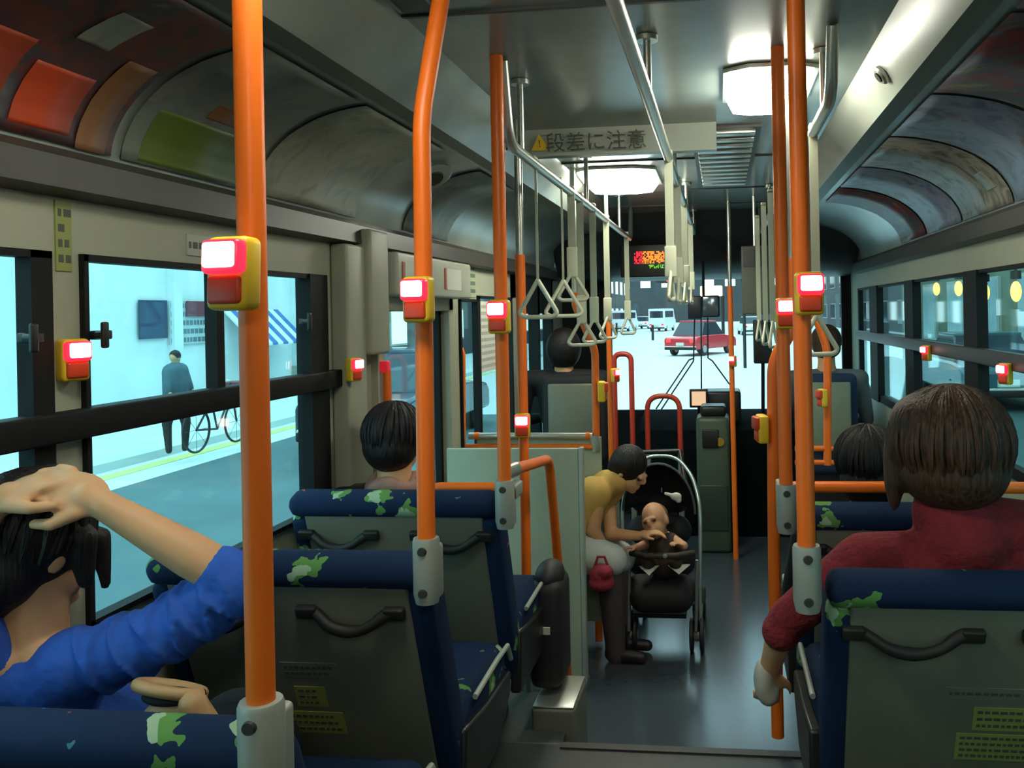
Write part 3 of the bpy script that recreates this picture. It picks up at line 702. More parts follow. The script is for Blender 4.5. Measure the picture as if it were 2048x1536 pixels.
notice(XL, 2.70, 2.74, .96, 1.05, note_y, 'yellow sticker low on the pillar by the middle door', 2, 'yellow_sticker')
notice(XL + .013, 4.30, 4.86, 1.30, 1.67, paper, 'large white timetable sheet on the left wall past the middle door', 10, 'timetable_sheet', ink=mat('light_grey_print', (.36, .36, .32), .6))
notice(XL + .001, 3.98, 4.26, 1.69, 1.87, mat('pale_green_card', (.32, .40, .24), .6), 'pale green card above the narrow left window', 4, 'green_card')
s_ = thing('red_lit_strip', (XL + .05, 3.2, 1.4), 'faint red glowing strip beside the pillar stop button', 'indicator')
MB().box(XL + .002, XL + .06, 2.935, 2.965, 1.40, 1.44, bev=.004).build('indicator_case', mat('dim_red_lens', (.5, .02, .03), .3, emit=(1, .02, .05), es=.35), s_)
# orange rail in the middle door
yv = yat(774, 740, XL + .05)
pole([(XL + .05, yv, .5), (XL + .05, yv, at(774, 740, yv).z)], 'short orange door handrail behind the dark haired passenger', r=.014)

# ================================================================== FRONT OF THE BUS
def front_seat(xa, xb, y, z0, z1, lab, m=panelg, sm_=navy):
    o = thing('high_seat', ((xa + xb) / 2, y, 0), lab, 'seat')
    zc = (z0 + z1) / 2
    MB().box(xa - .045, xb + .045, y + .01, y + .10, z0 - .15, z1 + .05, bev=.045).build('backrest', sm_, o)
    MB().box(xa, xb, y - .012, y + .02, z0, z1, bev=.012).build('back_panel', m, o)
    MB().box(xa - .03, xb + .03, y + .08, y + .5, z0 - .16, z0 - .05, bev=.03).build('seat_cushion', navy, o)
    MB().box(xa, xb, y + .1, y + .46, 0, z0 - .15, bev=.01).build('seat_box', blackp, o)
a = at(1095, 768, 5.0); c = at(1188, 862, 5.0)
front_seat(a.x, c.x + .03, 5.0, c.z - .05, a.z, 'high front left seat with grey back panel behind the dark coated passenger', mat('olive_back_panel', (.13, .135, .095), .5), blackc)
a = at(1612, 765, 5.2); c = at(1704, 895, 5.2)
front_seat(a.x, c.x, 5.2, c.z - .02, a.z, 'driver seat with pale green back panel and navy surround', mat('pale_green_back_panel', (.20, .24, .17), .5))

o = thing('fare_machine', (0, 5.7, 0), 'dark green grey fare machine left of the thin dark red pole', 'fare machine')
a = at(1392, 832, 5.7); c = at(1462, 1000, 5.7)
gm = mat('green_grey_machine', (.06, .09, .06), .45)
MB().box(a.x, c.x, 5.62, 5.9, 0, a.z, bev=.03).build('casing', gm, o)
MB().box(a.x + .03, c.x - .02, 5.66, 5.86, a.z, a.z + .07, bev=.02).build('coin_tray', blackp, o)
g = at(1440, 884, 5.61); MB().tube([(g.x, 5.625, g.z), (g.x, 5.605, g.z)], .028, 18).build('ochre_disc', mat('ochre_disc_paint', (.35, .20, .02), .5), o)
MB().box(a.x + .04, a.x + .15, 5.605, 5.625, a.z - .2, a.z - .08, bev=.006).build('control_panel', blackp, o)
MB().box(a.x + .02, c.x - .02, 5.61, 5.625, .15, .45, bev=.006).build('front_hatch', mat('machine_hatch', (.035, .05, .04), .4), o)

a = at(1382, 782, 6.0); c = at(1413, 812, 6.0)
o = thing('driver_monitor', (a.x, 6.0, c.z), 'small tilted monitor with a pale orange screen on the dashboard', 'monitor')
MB().box(a.x - .012, c.x + .012, 6.0, 6.03, c.z - .012, a.z + .012, bev=.006).build('monitor_case', blackp, o)
MB().box(a.x + .004, c.x - .004, 5.996, 6.001, c.z + .004, a.z - .004).build('screen', mat('warm_screen', (.3, .25, .2), .4, emit=(1, .62, .36), es=.8), o)
MB().tube([((a.x + c.x) / 2, 6.02, c.z), ((a.x + c.x) / 2, 6.05, .82)], .012, 8).build('stand', blackp, o)

o = thing('dashboard', (.05, 6.3, 0), 'long black dashboard under the windscreen', 'dashboard')
b = MB(); b.prism([(6.05, .0), (6.05, .62), (6.12, .74), (6.3, .80), (6.66, .83), (6.66, 0)], -.60, .97, 'x'); b.build('dash_body', mat('dash_plastic', (.006, .008, .009), .95, spec=.03), o, bevel=.01)
a = at(1402, 792, 6.0); b = MB(); b.box(a.x, a.x + .28, 6.08, 6.35, .80, at(0, 795, 6.1).z, bev=.02).build('instrument_hood', blackp, o)
o = thing('steering_wheel', (.62, 5.95, .95), 'black steering wheel ahead of the driver', 'steering wheel')
Mt = Matrix.Translation((.60, 5.98, .93)) @ Matrix.Rotation(math.radians(38), 4, 'X')
b = MB(); b.tube([Mt @ V((.2 * math.cos(t), .2 * math.sin(t), 0)) for t in [2 * PI * i / 32 for i in range(33)]], .013, 10, cap=False)
for k in (0, 2.1, 4.2): b.tube([Mt @ V((0, 0, 0)), Mt @ V((.2 * math.cos(k), .2 * math.sin(k), 0))], .01, 8)
b.ell(Mt @ V((0, 0, 0)), .045); b.tube([Mt @ V((0, 0, 0)), (.60, 6.15, .7)], .02, 10); b.build('wheel_rim', blackp, o)

# LED line display and its housing
a = at(1268, 503, 6.02); c = at(1337, 536, 6.02)
o = thing('led_display', (a.x, 6.02, c.z), 'black display above the windscreen showing orange and green lit characters', 'display')
MB().box(a.x - .10, c.x + .16, 6.03, 6.10, c.z - .06, a.z + .05, bev=.008).build('display_case', blackp, o)
ledo = mat('orange_led', (.9, .3, .02), .4, emit=(1, .20, .01), es=2.2); ledr = mat('red_led', (.9, .02, .05), .4, emit=(1, .01, .03), es=2.2); ledg = mat('green_led', (.2, .8, .02), .4, emit=(.16, .75, .02), es=.9)
def dots(name, m, x0, x1, z0, z1, nxx, nz_, dens):
    b = MB(); sx = (x1 - x0) / nxx; sz = (z1 - z0) / nz_
    for i in range(nxx):
        for j in range(nz_):
            if random.random() < dens: b.box(x0 + sx * (i + .12), x0 + sx * (i + .88), 6.024, 6.03, z0 + sz * (j + .12), z0 + sz * (j + .88))
    b.build(name, m, o, smooth=False)
wd = c.x - a.x; hh = a.z - c.z
dots('red_characters', ledr, a.x, a.x + wd * .24, a.z - hh * .72, a.z, 8, 8, .6); dots('orange_characters', ledo, a.x + wd * .24, c.x, a.z - hh * .72, a.z, 26, 8, .66)
dots('green_characters', ledg, a.x + wd * .42, c.x - wd * .05, c.z, c.z + hh * .22, 18, 3, .6)

o = thing('interior_mirror', (.0, 6.1, 1.6), 'dark interior mirror hanging against the bright windscreen', 'mirror')
a = at(1375, 592, 6.1); c = at(1440, 637, 6.1)
MB().box(a.x, a.x + .10, 6.1, 6.12, c.z, a.z, bev=.01).box(a.x + .10, c.x, 6.08, 6.11, c.z + .01, a.z, bev=.015).build('mirror_housing', mat('dark_mirror_shell', (.02, .028, .045), .35), o)
MB().box(a.x + .11, c.x - .012, 6.076, 6.081, c.z + .02, a.z - .01, bev=.002).build('mirror_glass', mat('mirror_glass', (.2, .26, .32), .12, .6), o)
MB().tube([((a.x + c.x) / 2, 6.12, a.z - .01), ((a.x + c.x) / 2, 6.2, 2.0)], .01, 8).build('mirror_arm', blackp, o)
b = MB()
o = thing('route_board', (.2, 5.3, 1.6), 'grey green board hanging left of the right aisle poles', 'board')
a = at(1482, 492, 5.3); c = at(1540, 628, 5.3)
MB().box(a.x, c.x, 5.3, 5.33, c.z, a.z, bev=.008).build('board_panel', mat('grey_green_board', (.10, .11, .085), .5), o)
MB().box(a.x + .01, c.x - .01, 5.295, 5.301, a.z - .13, a.z - .02).build('upper_plate', mat('dark_plate', (.03, .034, .03), .3), o)
MB().tube([((a.x + c.x) / 2, 5.32, a.z - .01), ((a.x + c.x) / 2, 5.32, 2.3)], .01, 8).build('hanger', silver, o)
o = thing('dark_side_monitor', (.3, 5.6, 1.4), 'black box monitor below the hanging grey green board', 'monitor')
a = at(1506, 640, 5.6); c = at(1545, 727, 5.6)
MB().box(a.x, c.x, 5.6, 5.66, c.z, a.z, bev=.01).build('monitor_case', blackp, o)
MB().tube([((a.x + c.x) / 2, 5.63, c.z), ((a.x + c.x) / 2, 5.75, .9), ((a.x + c.x) / 2, 6.16, .74)], .012, 8).build('stand', blackp, o)

# wipers
b = MB(); yw = Y1 + .085
def wiper(pts, lab, r=.006):
    o = thing('wiper', pts[0], lab, 'wiper', 'windscreen wipers')
    MB().tube(pts, r, 8).build('wiper_arm', blackp, o)
P = lambda px, py: at(px, py, Y1 + .075)
wiper([P(1312, 818), P(1378, 720), P(1388, 716)], 'thin slanting wiper arm on the windscreen, left of the pair')
wiper([P(1318, 826), P(1387, 722), P(1390, 600)], 'slanting wiper arm joined to an upright blade')
wiper([P(1403, 778), P(1402, 610)], 'upright wiper blade in the middle of the windscreen')
wiper([P(1460, 770), P(1425, 722), P(1416, 716), P(1415, 605)], 'upright wiper blade at the right with a faint bent arm')

# ================================================================== PEOPLE
def basis(face, upv=(0, 0, 1)):
    f = V(face).normalized(); u = V(upv); r = f.cross(u).normalized(); u = r.cross(f).normalized(); return f, r, u
def head_prims(c, face, s=1., upv=(0, 0, 1)):
    c = V(c); f, r, u = basis(face, upv); R = Matrix((r, f, u)).transposed()
    E = lambda off, rad: ('e', c + r * off[0] * s + f * off[1] * s + u * off[2] * s, V(rad) * s, R)
    return [E((0, -.008, .02), (.076, .092, .092)), E((0, .028, -.045), (.058, .06, .062)), E((0, .068, -.085), (.024, .02, .018)),
            E((0, .098, -.012), (.012, .018, .022)), E((0, .088, .008), (.05, .012, .012)), E((0, .084, -.052), (.024, .012, .008)), E((0, .082, -.064), (.02, .012, .007)),
            E((.076, -.002, -.01), (.010, .018, .030)), E((-.076, -.002, -.01), (.010, .018, .030))]
def eyes(c, face, s, parent, upv=(0, 0, 1)):
    c = V(c); f, r, u = basis(face, upv)
    for k in (-1, 1):
        MB().ell(c + r * .031 * s * k + f * .083 * s + u * (-.004) * s, (.011 * s, .010 * s, .008 * s), seg=12, ring=8).build('eye', mat('dark_eye', (.03, .02, .015), .2), parent)
def hand_prims(wr, d, palm_n, s=1., curl=.5, thumb=1):
    """wr wrist, d direction of the hand, palm_n direction the palm faces; thumb +1 on the d x palm side"""
    wr = V(wr); d = V(d).normalized(); n_ = V(palm_n); n_ = (n_ - d * n_.dot(d)).normalized(); sd = d.cross(n_).normalized() * thumb
    R = Matrix((sd, d, n_)).transposed(); pr = [('e', wr + d * .045 * s, V((.040, .05, .016)) * s, R), ('c', wr, wr + d * .03 * s, .022 * s, .026 * s)]
    for k, (o_, L) in enumerate(((.030, .068), (.010, .078), (-.011, .072), (-.031, .056))):
        p = wr + d * .082 * s + sd * o_ * s; a = .25 + curl * (.5 + .08 * k)
        dd = d.copy(); lens_ = (L * .46, L * .32, L * .26); rr = [.0092, .0084, .0078, .0068]
        for j in range(3):
            q_ = Quaternion(-sd * thumb if False else sd, 0)
            ang = a * (1 if j else .6)
            dd = (dd * math.cos(ang) + (n_ * math.cos(0)) * math.sin(ang)).normalized() if j == 0 else (dd * math.cos(ang) + (n_ - dd * n_.dot(dd)).normalized() * math.sin(ang)).normalized()
            e = p + dd * lens_[j] * s; pr.append(('c', p, e, rr[j] * s, rr[j + 1] * s)); p = e
    t0 = wr + d * .03 * s + sd * .03 * s; t1 = t0 + (sd * .7 + d * .6 + n_ * .2).normalized() * .036 * s; t2 = t1 + (sd * .2 + d * .9 + n_ * .4).normalized() * .032 * s
    pr += [('c', t0, t1, .013 * s, .0105 * s), ('c', t1, t2, .0105 * s, .0085 * s)]
    return pr

def strands(parent, c, rad, face, m, n=70, upv=(0, 0, 1), drop=.2, r=.0042, skip=.55, seed=3):
    """fine locks combed from the crown down over the head"""
    rg = random.Random(seed); c = V(c); f, rr, u = basis(face, upv); b = MB()
    for i in range(n):
        a = 2 * PI * i / n + rg.uniform(-.05, .05)
        if abs(math.atan2(math.sin(a - PI / 2), math.cos(a - PI / 2))) < skip: continue      # leave the face free
        pts = []; e1 = rg.uniform(-.45, -.1) - drop; wv = rg.uniform(-.12, .12)
        for k in range(11):
            t = k / 10; e = PI / 2 * .96 * (1 - t) + e1 * t; aa = a + wv * t * t
            g = 1.0 + .018 * math.sin(6 * t + i)
            pts.append(c + rr * (rad[0] * g * math.cos(e) * math.cos(aa)) + f * (rad[1] * g * math.cos(e) * math.sin(aa)) + u * (rad[2] * g * math.sin(e)))
        b.tube(pts, [r * (.5 + .9 * math.sin(PI * min(.92, .12 + .8 * k / 10))) for k in range(11)], 6)
    return b.build('hair_locks', m, parent)

# --- person in blue, hands up in her hair
hc = at(78, 1088, 1.36)
o = thing('person', (-1.0, 1.45, .70), 'person in a royal blue top gathering dark hair with both hands, lower left', 'person')
face = V((.42, .85, -.25))
sh_r = at(150, 1330, 1.33); elb = at(478, 1165, 1.37); wrr = at(208, 1010, 1.30); sh_l = at(-25, 1330, 1.30)
neck = at(58, 1265, 1.35)
wl = at(-20, 1015, 1.25); hd_r = (at(95, 965, 1.30) - wrr).normalized()
body = head_prims(hc, face, 1.0)
body += [('c', hc + V((0, -.01, -.06)), neck + V((0, 0, -.03)), .052, .060), ('c', neck + V((0, 0, -.02)), sh_r + V((-.03, 0, -.01)), .055, .042), ('c', neck + V((0, 0, -.02)), sh_l + V((.02, 0, 0)), .055, .04),
         ('c', elb, elb.lerp(wrr, .35), .036, .037), ('c', elb.lerp(wrr, .35), wrr, .037, .024), ('c', at(50, 1420, 1.38), (-1.08, 1.46, .76), .08, .09),
         ('c', at(-110, 1190, 1.22), wl, .034, .024)]
body += hand_prims(wrr, (at(92, 962, 1.29) - wrr), V((-.25, .75, -.65)), 1.0, .55, 1)
body += hand_prims(wl, (at(80, 965, 1.29) - wl), V((.2, .5, -.8)), 1.0, .6, -1)
blob('body', body, skinm, o, .0042, 2)
eyes(hc, face, 1., o)
f, r, u = basis(face); R = Matrix((r, f, u)).transposed()
blob('hair', [('e', hc - f * .022 + u * .022, (.094, .098, .104), R), ('e', hc - f * .045 - u * .03, (.080, .062, .085), R), ('e', hc - f * .05 - u * .085 - r * .01, (.055, .035, .05), R),
              ('e', hc + u * .095 - f * .01 + r * .01, (.05, .05, .045), R), ('c', hc + r * .078 + f * .03 + u * .02, hc + r * .085 + f * .05 - u * .05, .026, .014),
              ('c', at(198, 1075, 1.41), at(212, 1170, 1.42), .020, .009)], hairk, o, .007, 2)
fold = []
N = 22
for i in range(N):
    t0 = i / N; t1 = (i + .62) / N; a = sh_r.lerp(elb, t0); c = sh_r.lerp(elb, t1)
    k = .054 - .009 * t0; k += .006 * math.sin(i * 2.2)
    sag = V((0, 0, -.02 * math.sin(PI * t0)))
    fold.append(('c', a + sag, c + sag, k, k - (.006 if t0 > .5 else .003)))
ax = (elb - sh_r).normalized(); a1_ = ax.orthogonal().normalized(); RF = Matrix((a1_, ax.cross(a1_), ax)).transposed()
for i, t0 in enumerate((.12, .24, .37, .50, .60, .67, .73, .785, .835, .88, .925, .965)):
    tw = Matrix.Rotation(.35 * math.sin(i * 1.7), 3, 'Y') @ Matrix.Rotation(.3 * math.cos(i * 2.3), 3, 'Z')
    fold.append(('e', sh_r.lerp(elb, t0) + V((0, 0, -.02 * math.sin(PI * t0) )), V((.069 - .010 * t0, .069 - .010 * t0, .0085)), tw @ RF))
fold += [('c', elb, elb.lerp(wrr, .13), .052, .045), ('e', elb + V((.0, 0, -.008)), .053), ('c', sh_r, at(70, 1420, 1.38), .064, .10), ('c', sh_r + V((-.02, .02, -.01)), sh_l + V((0, 0, -.05)), .058, .05),
         ('c', at(60, 1430, 1.38), (-1.07, 1.46, .76), .105, .12), ('c', sh_l, at(-110, 1195, 1.22), .055, .044), ('c', at(10, 1440, 1.40), (-1.11, 1.46, .8), .10, .11)]
blob('blue_top', fold, bluet, o, .005, 1)
blob('dark_trousers', [('c', (-1.08, 1.46, .77), (-1.08, 1.54, .80), .12, .085), ('c', (-.94, 1.46, .77), (-.94, 1.54, .80), .12, .085), ('c', (-1.08, 1.54, .80), (-1.08, 1.66, .72), .08, .06), ('c', (-.94, 1.54, .80), (-.94, 1.66, .72), .08, .06),
     ('c', (-1.08, 1.64, .7), (-1.08, 1.6, .33), .06, .045), ('c', (-.94, 1.64, .7), (-.94, 1.6, .33), .06, .045)], mat('charcoal_trousers', (.02, .02, .025), .85), o, .01)

strands(o, hc - f * .022 + u * .022, (.095, .099, .105), face, hairk, 60, drop=.1, r=.005)
# tan handbag beside her
hb = at(325, 1418, 1.22)
o = thing('handbag', (hb.x, 1.25, .95), 'tan handbag with a dark open mouth beside the person in blue', 'bag')
tanl = mat('tan_leather', (.46, .27, .12), .5)
rim = [V((hb.x - .022 + .052 * math.cos(t), 1.27 + .03 * math.sin(t), hb.z + .012 * math.cos(t * 1.0 + 2.2) + .008)) for t in [2 * PI * i / 26 for i in range(27)]]
MB().tube(rim, .010, 10, cap=False).build('rim', tanl, o)
blob('bag_body', [('e', (hb.x - .02, 1.27, hb.z - .075), (.062, .04, .072)), ('c', (hb.x + .03, 1.25, hb.z - .005), (hb.x + .045, 1.26, hb.z - .06), .022, .03)], tanl, o, .006)
MB().ell((hb.x - .022, 1.27, hb.z - .004), (.047, .026, .012)).build('dark_opening', blackc, o)

# --- generic seated passenger seen from behind
def seated(lab, hc, top, skin_=skinm, hair_=hairk, face=(0, 1, 0), hs=1., hair=None, sw=.19, seat_z=.72, legs=True, trousers=None, vox=.009, arms=True, neck_z=.15, elbow_out=.05, extra_body=(), extra_top=()):
    hc = V(hc); o = thing('person', (hc.x, hc.y + .05, seat_z), lab, 'person')
    f, r, u = basis(face); R = Matrix((r, f, u)).transposed()
    nk = hc + V((0, -.01, -neck_z)); ch = nk + V((0, .02, -.12)); pv = V((hc.x, hc.y + .06, seat_z + .08))
    body = head_prims(hc, face, hs) + [('c', hc + V((0, -.01, -.04)), nk + V((0, 0, -.05)), .052, .058), ('c', nk, ch, .06, .1), ('c', ch, pv, .1, .11)]
    shl, shr = nk + V((-sw, .01, -.06)), nk + V((sw, .01, -.06))
    tp = [('c', nk + V((0, .01, -.055)), shl, .062, .058), ('c', nk + V((0, .01, -.055)), shr, .062, .058), ('c', ch + V((-.06, 0, 0)), pv + V((-.05, 0, 0)), .115, .125), ('c', ch + V((.06, 0, 0)), pv + V((.05, 0, 0)), .115, .125), ('c', nk + V((0, 0, -.035)), nk + V((0, 0, -.07)), .066, .075)]
    if arms:
        for sh, k in ((shl, -1), (shr, 1)):
            el = sh + V((k * elbow_out, .06, -.26)); wr = el + V((-k * .06, .2, -.01))
            tp += [('c', sh, el, .054, .044), ('c', el, wr, .043, .034)]
            body += [('c', el, wr, .03, .022)] + hand_prims(wr, (-k * .2, 1, -.1), (0, 0, -1), .95, .5, k)
    if legs:
        tr = []
        for k in (-1, 1):
            hp = pv + V((k * .08, 0, -.03)); kn = V((hp.x, hp.y + .24, seat_z + .02)); an = V((kn.x, kn.y - .02, seat_z - .38))
            tr += [('c', hp, kn, .085, .06), ('c', kn, an, .058, .04)]; tr += [('c', an, an + V((0, .12, -.03)), .036, .028)]
        blob('trousers', tr, trousers or mat('charcoal_trousers', (.02, .02, .025), .85), o, .012)
    blob('body', body + list(extra_body), skin_, o, vox, 2)
    blob('top', tp + list(extra_top), top, o, vox, 2)
    hp_ = hair or [('e', (0, -.018, .026), (.086, .098, .096)), ('e', (0, -.03, -.015), (.082, .08, .078))]
    blob('hair', [(('e', hc + (r * a[1][0] + f * a[1][1] + u * a[1][2]) * hs, V(a[2]) * hs, R)) for a in hp_], hair_, o, .008, 2)
    eyes(hc, face, hs, o); HEADS.append(o)
    return o
HEADS = []
# red clothed passenger, right
hr = at(1898, 900, 1.98)
el = at(1562, 1262, 2.02); wr = at(1540, 1335, 2.10)
seated('passenger with full brown bobbed hair in a crimson knit top, right side', hr, redk, hair_=hairb, face=(-.10, 1, -.05), hs=1.18,
       hair=[('e', (0, -.012, .022), (.112, .112, .106)), ('e', (.0, -.018, -.030), (.104, .098, .082)), ('e', (-.098, .03, -.035), (.018, .030, .085)), ('e', (.085, .02, -.04), (.03, .05, .06)), ('e', (-.05, -.02, .055), (.065, .07, .058))],
       sw=.19, vox=.009, neck_z=.185, seat_z=.70, legs=True, arms=False,
       extra_body=[('c', hr + V((-.2, .01, -.27)), el, .04, .036), ('c', el, wr, .034, .026)] + hand_prims(wr, (-.1, .2, -1), (0, .9, .2), .9, .9, 1),
       extra_top=[('c', hr + V((-.20, .01, -.255)), el + V((.02, 0, .03)), .058, .048), ('e', el, .046), ('c', hr + V((.23, .01, -.245)), hr + V((.27, .1, -.5)), .06, .05), ('c', hr + V((.0, .0, -.145)), hr + V((.02, -.01, -.20)), .085, .10),
                  ('c', hr + V((.02, -.0, -.17)), hr + V((.2, .02, -.19)), .075, .07)])
wb = at(1528, 1360, 2.1)
o = thing('white_bag', wb, 'small off-white bag held low in the aisle by the crimson clothed passenger', 'bag')
blob('bag_body', [('e', wb, (.026, .04, .055)), ('e', wb + V((.01, .01, -.03)), (.03, .045, .035))], mat('off_white_cloth', (.42, .40, .34), .7), o)
# dark haired passenger by the middle door
hd = at(790, 880, 2.64)
seated('passenger with short black hair and a pale collar by the middle door', hd, mat('dark_jacket', (.018, .017, .018), .8), face=(.12, 1, -.1), hs=1.02, sw=.17, neck_z=.14, seat_z=.70,
       extra_top=[], hair=[('e', (0, -.012, .026), (.092, .104, .100)), ('e', (0, -.028, -.012), (.088, .086, .088))])
a = hd + V((0, -.012, -.14)); o = thing('scarf', a, 'dusty pink scarf round the neck of the short haired passenger by the door', 'scarf')
MB().tube([a + V((.068 * math.cos(t), .066 * math.sin(t), .012 * math.sin(t * 3))) for t in [2 * PI * i / 28 for i in range(29)]], .026, 12, cap=False).build('scarf_loop', mat('dusty_pink_wool', (.34, .19, .15), .9, var=.3, scale=30), o)
# dark head beyond the right seat
dk = at(1733, 925, 2.72)
seated('dark haired passenger low in the right seat ahead, half hidden by the brown bobbed head', dk, blackc, face=(0, 1, 0), hs=1.0, sw=.18, vox=.011, seat_z=.62, hair=[('e', (0, -.01, .02), (.095, .105, .10)), ('e', (0, -.04, -.05), (.09, .07, .08))])
# front left passenger in black
seated('passenger in a black coat on the high front left seat', at(1128, 700, 5.16), blackc, hs=1.05, sw=.23, vox=.012, seat_z=.90, neck_z=.12, hair=[('e', (0, -.012, .01), (.105, .11, .125))])
# driver
seated('driver with short dark brown hair in a dark shirt', at(1652, 690, 5.4), mat('grey_driver_shirt', (.10, .11, .11), .8), hair_=hairb, hs=1.05, sw=.2, vox=.012, seat_z=.80, hair=[('e', (0, -.01, .028), (.092, .103, .098)), ('e', (0, -.04, -.02), (.082, .06, .06))])

for ob_, c_, rd, fc, mm_, dr in ((HEADS[0], hr + V((0, -.012 * 1.18, .02)), (.131, .131, .125), (-.10, 1, -.05), hairb, .52), (HEADS[1], hd + V((0, -.012, .022)), (.093, .106, .102), (.12, 1, -.1), hairk, .1), (HEADS[2], dk + V((0, -.01, .015)), (.096, .106, .103), (0, 1, 0), hairk, .2)):
    strands(ob_, c_, rd, fc, mm_, 90, drop=dr, r=.0048, skip=.5)
# --- woman with the stroller: sits facing the aisle, bends towards the child
o = thing('side_seat', (-.85, 3.84, 0), 'seat facing the aisle behind the tall pale partition', 'seat')
MB().box(-1.22, -.66, 3.68, 4.0, .36, .45, bev=.03).build('seat_cushion', navy, o); MB().box(-1.2, -.72, 3.72, 3.98, 0, .37).build('seat_box', blackp, o)
o = thing('person', (-.75, 3.85, .45), 'woman in a mustard top leaning over to the child in the stroller', 'person')
hm = at(1258, 938, 3.92); fm = V((.75, -.25, -.45))
shn = at(1195, 985, 3.84); shf = at(1215, 975, 4.0); eln = at(1186, 1060, 3.80); wrn = at(1205, 1092, 3.84)
elf = at(1222, 1068, 3.92); wrf = at(1278, 1072, 3.86)
body = head_prims(hm, fm, .9) + [('c', hm - fm.normalized() * .03, shf + V((.02, -.04, .02)), .045, .055), ('c', shn, (-.78, 3.86, .60), .055, .07),
    ('c', shn + V((-.0, -.03, -.02)), eln, .040, .034), ('c', eln, wrn, .034, .024), ('c', shf, elf, .036, .032), ('c', elf, wrf, .031, .022)]
body += hand_prims(wrn, (1, .1, -.3), (0, 0, -1), .85, .4, 1) + hand_prims(wrf, (1, 0, .25), (0, 0, -1), .85, .4, -1)
blob('body', body, skinm, o, .007)
eyes(hm, fm, .9, o)
blob('mustard_top', [('c', shn + V((-.02, 0, -.01)), (-.77, 3.86, .56), .085, .12), ('c', shf, (-.75, 3.90, .58), .085, .115), ('c', shn, shf, .062, .062), ('c', shn, shn.lerp(eln, .3), .052, .05), ('e', at(1228, 962, 3.9), (.07, .06, .06))], mat('mustard_cotton', (.55, .34, .09), .85), o, .008)
f, r, u = basis(fm); R = Matrix((r, f, u)).transposed()
blob('hair', [('e', hm - f * .015 + u * .022, (.084, .09, .09), R), ('e', hm - f * .04 - u * .01, (.076, .06, .08), R), ('c', hm - f * .03 + r * .0, hm + V((-.03, -.03, .03)), .06, .05)], hairk, o, .008)
kn = at(1222, 1120, 3.80); kf = at(1240, 1115, 3.98); an = at(1232, 1310, 3.86); af = at(1245, 1290, 4.0)
blob('white_skirt', [('c', (-.78, 3.82, .54), kn, .11, .075), ('c', (-.76, 3.93, .54), kf, .11, .075)], mat('off_white_skirt', (.48, .52, .50), .8), o, .009)
blob('grey_trousers', [('c', kn + V((-.01, 0, -.02)), an, .062, .045), ('c', kf + V((-.01, 0, -.02)), af, .062, .045)], mat('grey_brown_trousers', (.07, .055, .055), .85), o, .008)
for p in (an, af): blob('shoe', [('c', (p.x - .02, p.y, .035), (p.x + .12, p.y - .02, .03), .033, .026), ('c', (p.x - .02, p.y, .04), (p.x - .01, p.y, .09), .033, .035)], mat('dark_shoe_leather', (.02, .016, .016), .4), o, .006)
rb = at(1203, 1150, 3.70)
o = thing('red_bag', rb, 'crimson bag on the lap of the woman in mustard', 'bag')
blob('bag_body', [('e', rb, (.055, .05, .05)), ('e', rb + V((0, 0, -.035)), (.06, .055, .035)), ('e', rb + V((.02, -.02, .02)), (.035, .04, .03))], mat('crimson_bag_fabric', (.28, .02, .035), .8, bump=.5), o)
MB().tube([rb + V((-.03, 0, .035)), rb + V((-.015, 0, .08)), rb + V((.015, 0, .08)), rb + V((.03, 0, .035))], .006, 8).build('strap', mat('crimson_bag_fabric', (.28, .02, .035)), o)

# ================================================================== STROLLER AND CHILD
sx = at(1322, 1290, 4.1).x
o = thing('stroller', (sx, 4.15, 0), 'black stroller with arched grey frame facing the camera in the aisle', 'stroller')
fr_ = mat('grey_stroller_frame', (.26, .32, .30), .35, .5)
Q = lambda px, py, y: at(px, py, y)
b = MB()
b.tube(fillet([Q(1400, 1255, 4.0), Q(1401, 1010, 4.15), Q(1384, 950, 4.35), Q(1352, 912, 4.45), Q(1290, 912, 4.45), Q(1262, 950, 4.35), Q(1243, 1010, 4.15), Q(1258, 1255, 4.0)], .10, 6), .0095, 12)
b.tube([Q(1394, 1120, 3.96), Q(1392, 1262, 3.96)], .008, 10).tube([Q(1258, 1120, 3.96), Q(1258, 1262, 3.96)], .008, 10)
b.build('frame', fr_, o)
b = MB(); b.tube(fillet([Q(1272, 1000, 4.3), Q(1280, 935, 4.5), Q(1272, 905, 4.6)], .04), .012, 10).tube(fillet([Q(1378, 1000, 4.3), Q(1366, 940, 4.5), Q(1360, 902, 4.6)], .04), .012, 10).tube([Q(1272, 905, 4.6), Q(1360, 902, 4.6)], .012, 10)
b.build('handle', blackp, o)
# canopy: half hood opening to the camera
cc = Q(1320, 1010, 4.25); vs = []; fs = []; NU, NV = 18, 10
for i in range(NU + 1):
    for j in range(NV + 1):
        a_ = PI * i / NU; e_ = PI * .5 * j / NV
        vs.append((cc.x + .178 * math.cos(a_) * math.cos(e_ * .98), cc.y - .10 + .24 * math.sin(e_), cc.z - .02 + .245 * math.sin(a_) * math.cos(e_ * .75)))
for i in range(NU):
    for j in range(NV): fs.append((i * (NV + 1) + j, i * (NV + 1) + j + 1, (i + 1) * (NV + 1) + j + 1, (i + 1) * (NV + 1) + j))
cm = mat('black_canopy_fabric', (.010, .010, .011), .75)
s = MB().add(vs, fs).build('canopy', cm, o); sm = s.modifiers.new('t', 'SOLIDIFY'); sm.thickness = .006
MB().tube([V(vs[i * (NV + 1)]) for i in range(NU + 1)], .006, 8).build('canopy_rim', mat('canopy_rim_fabric', (.07, .09, .09), .7), o)
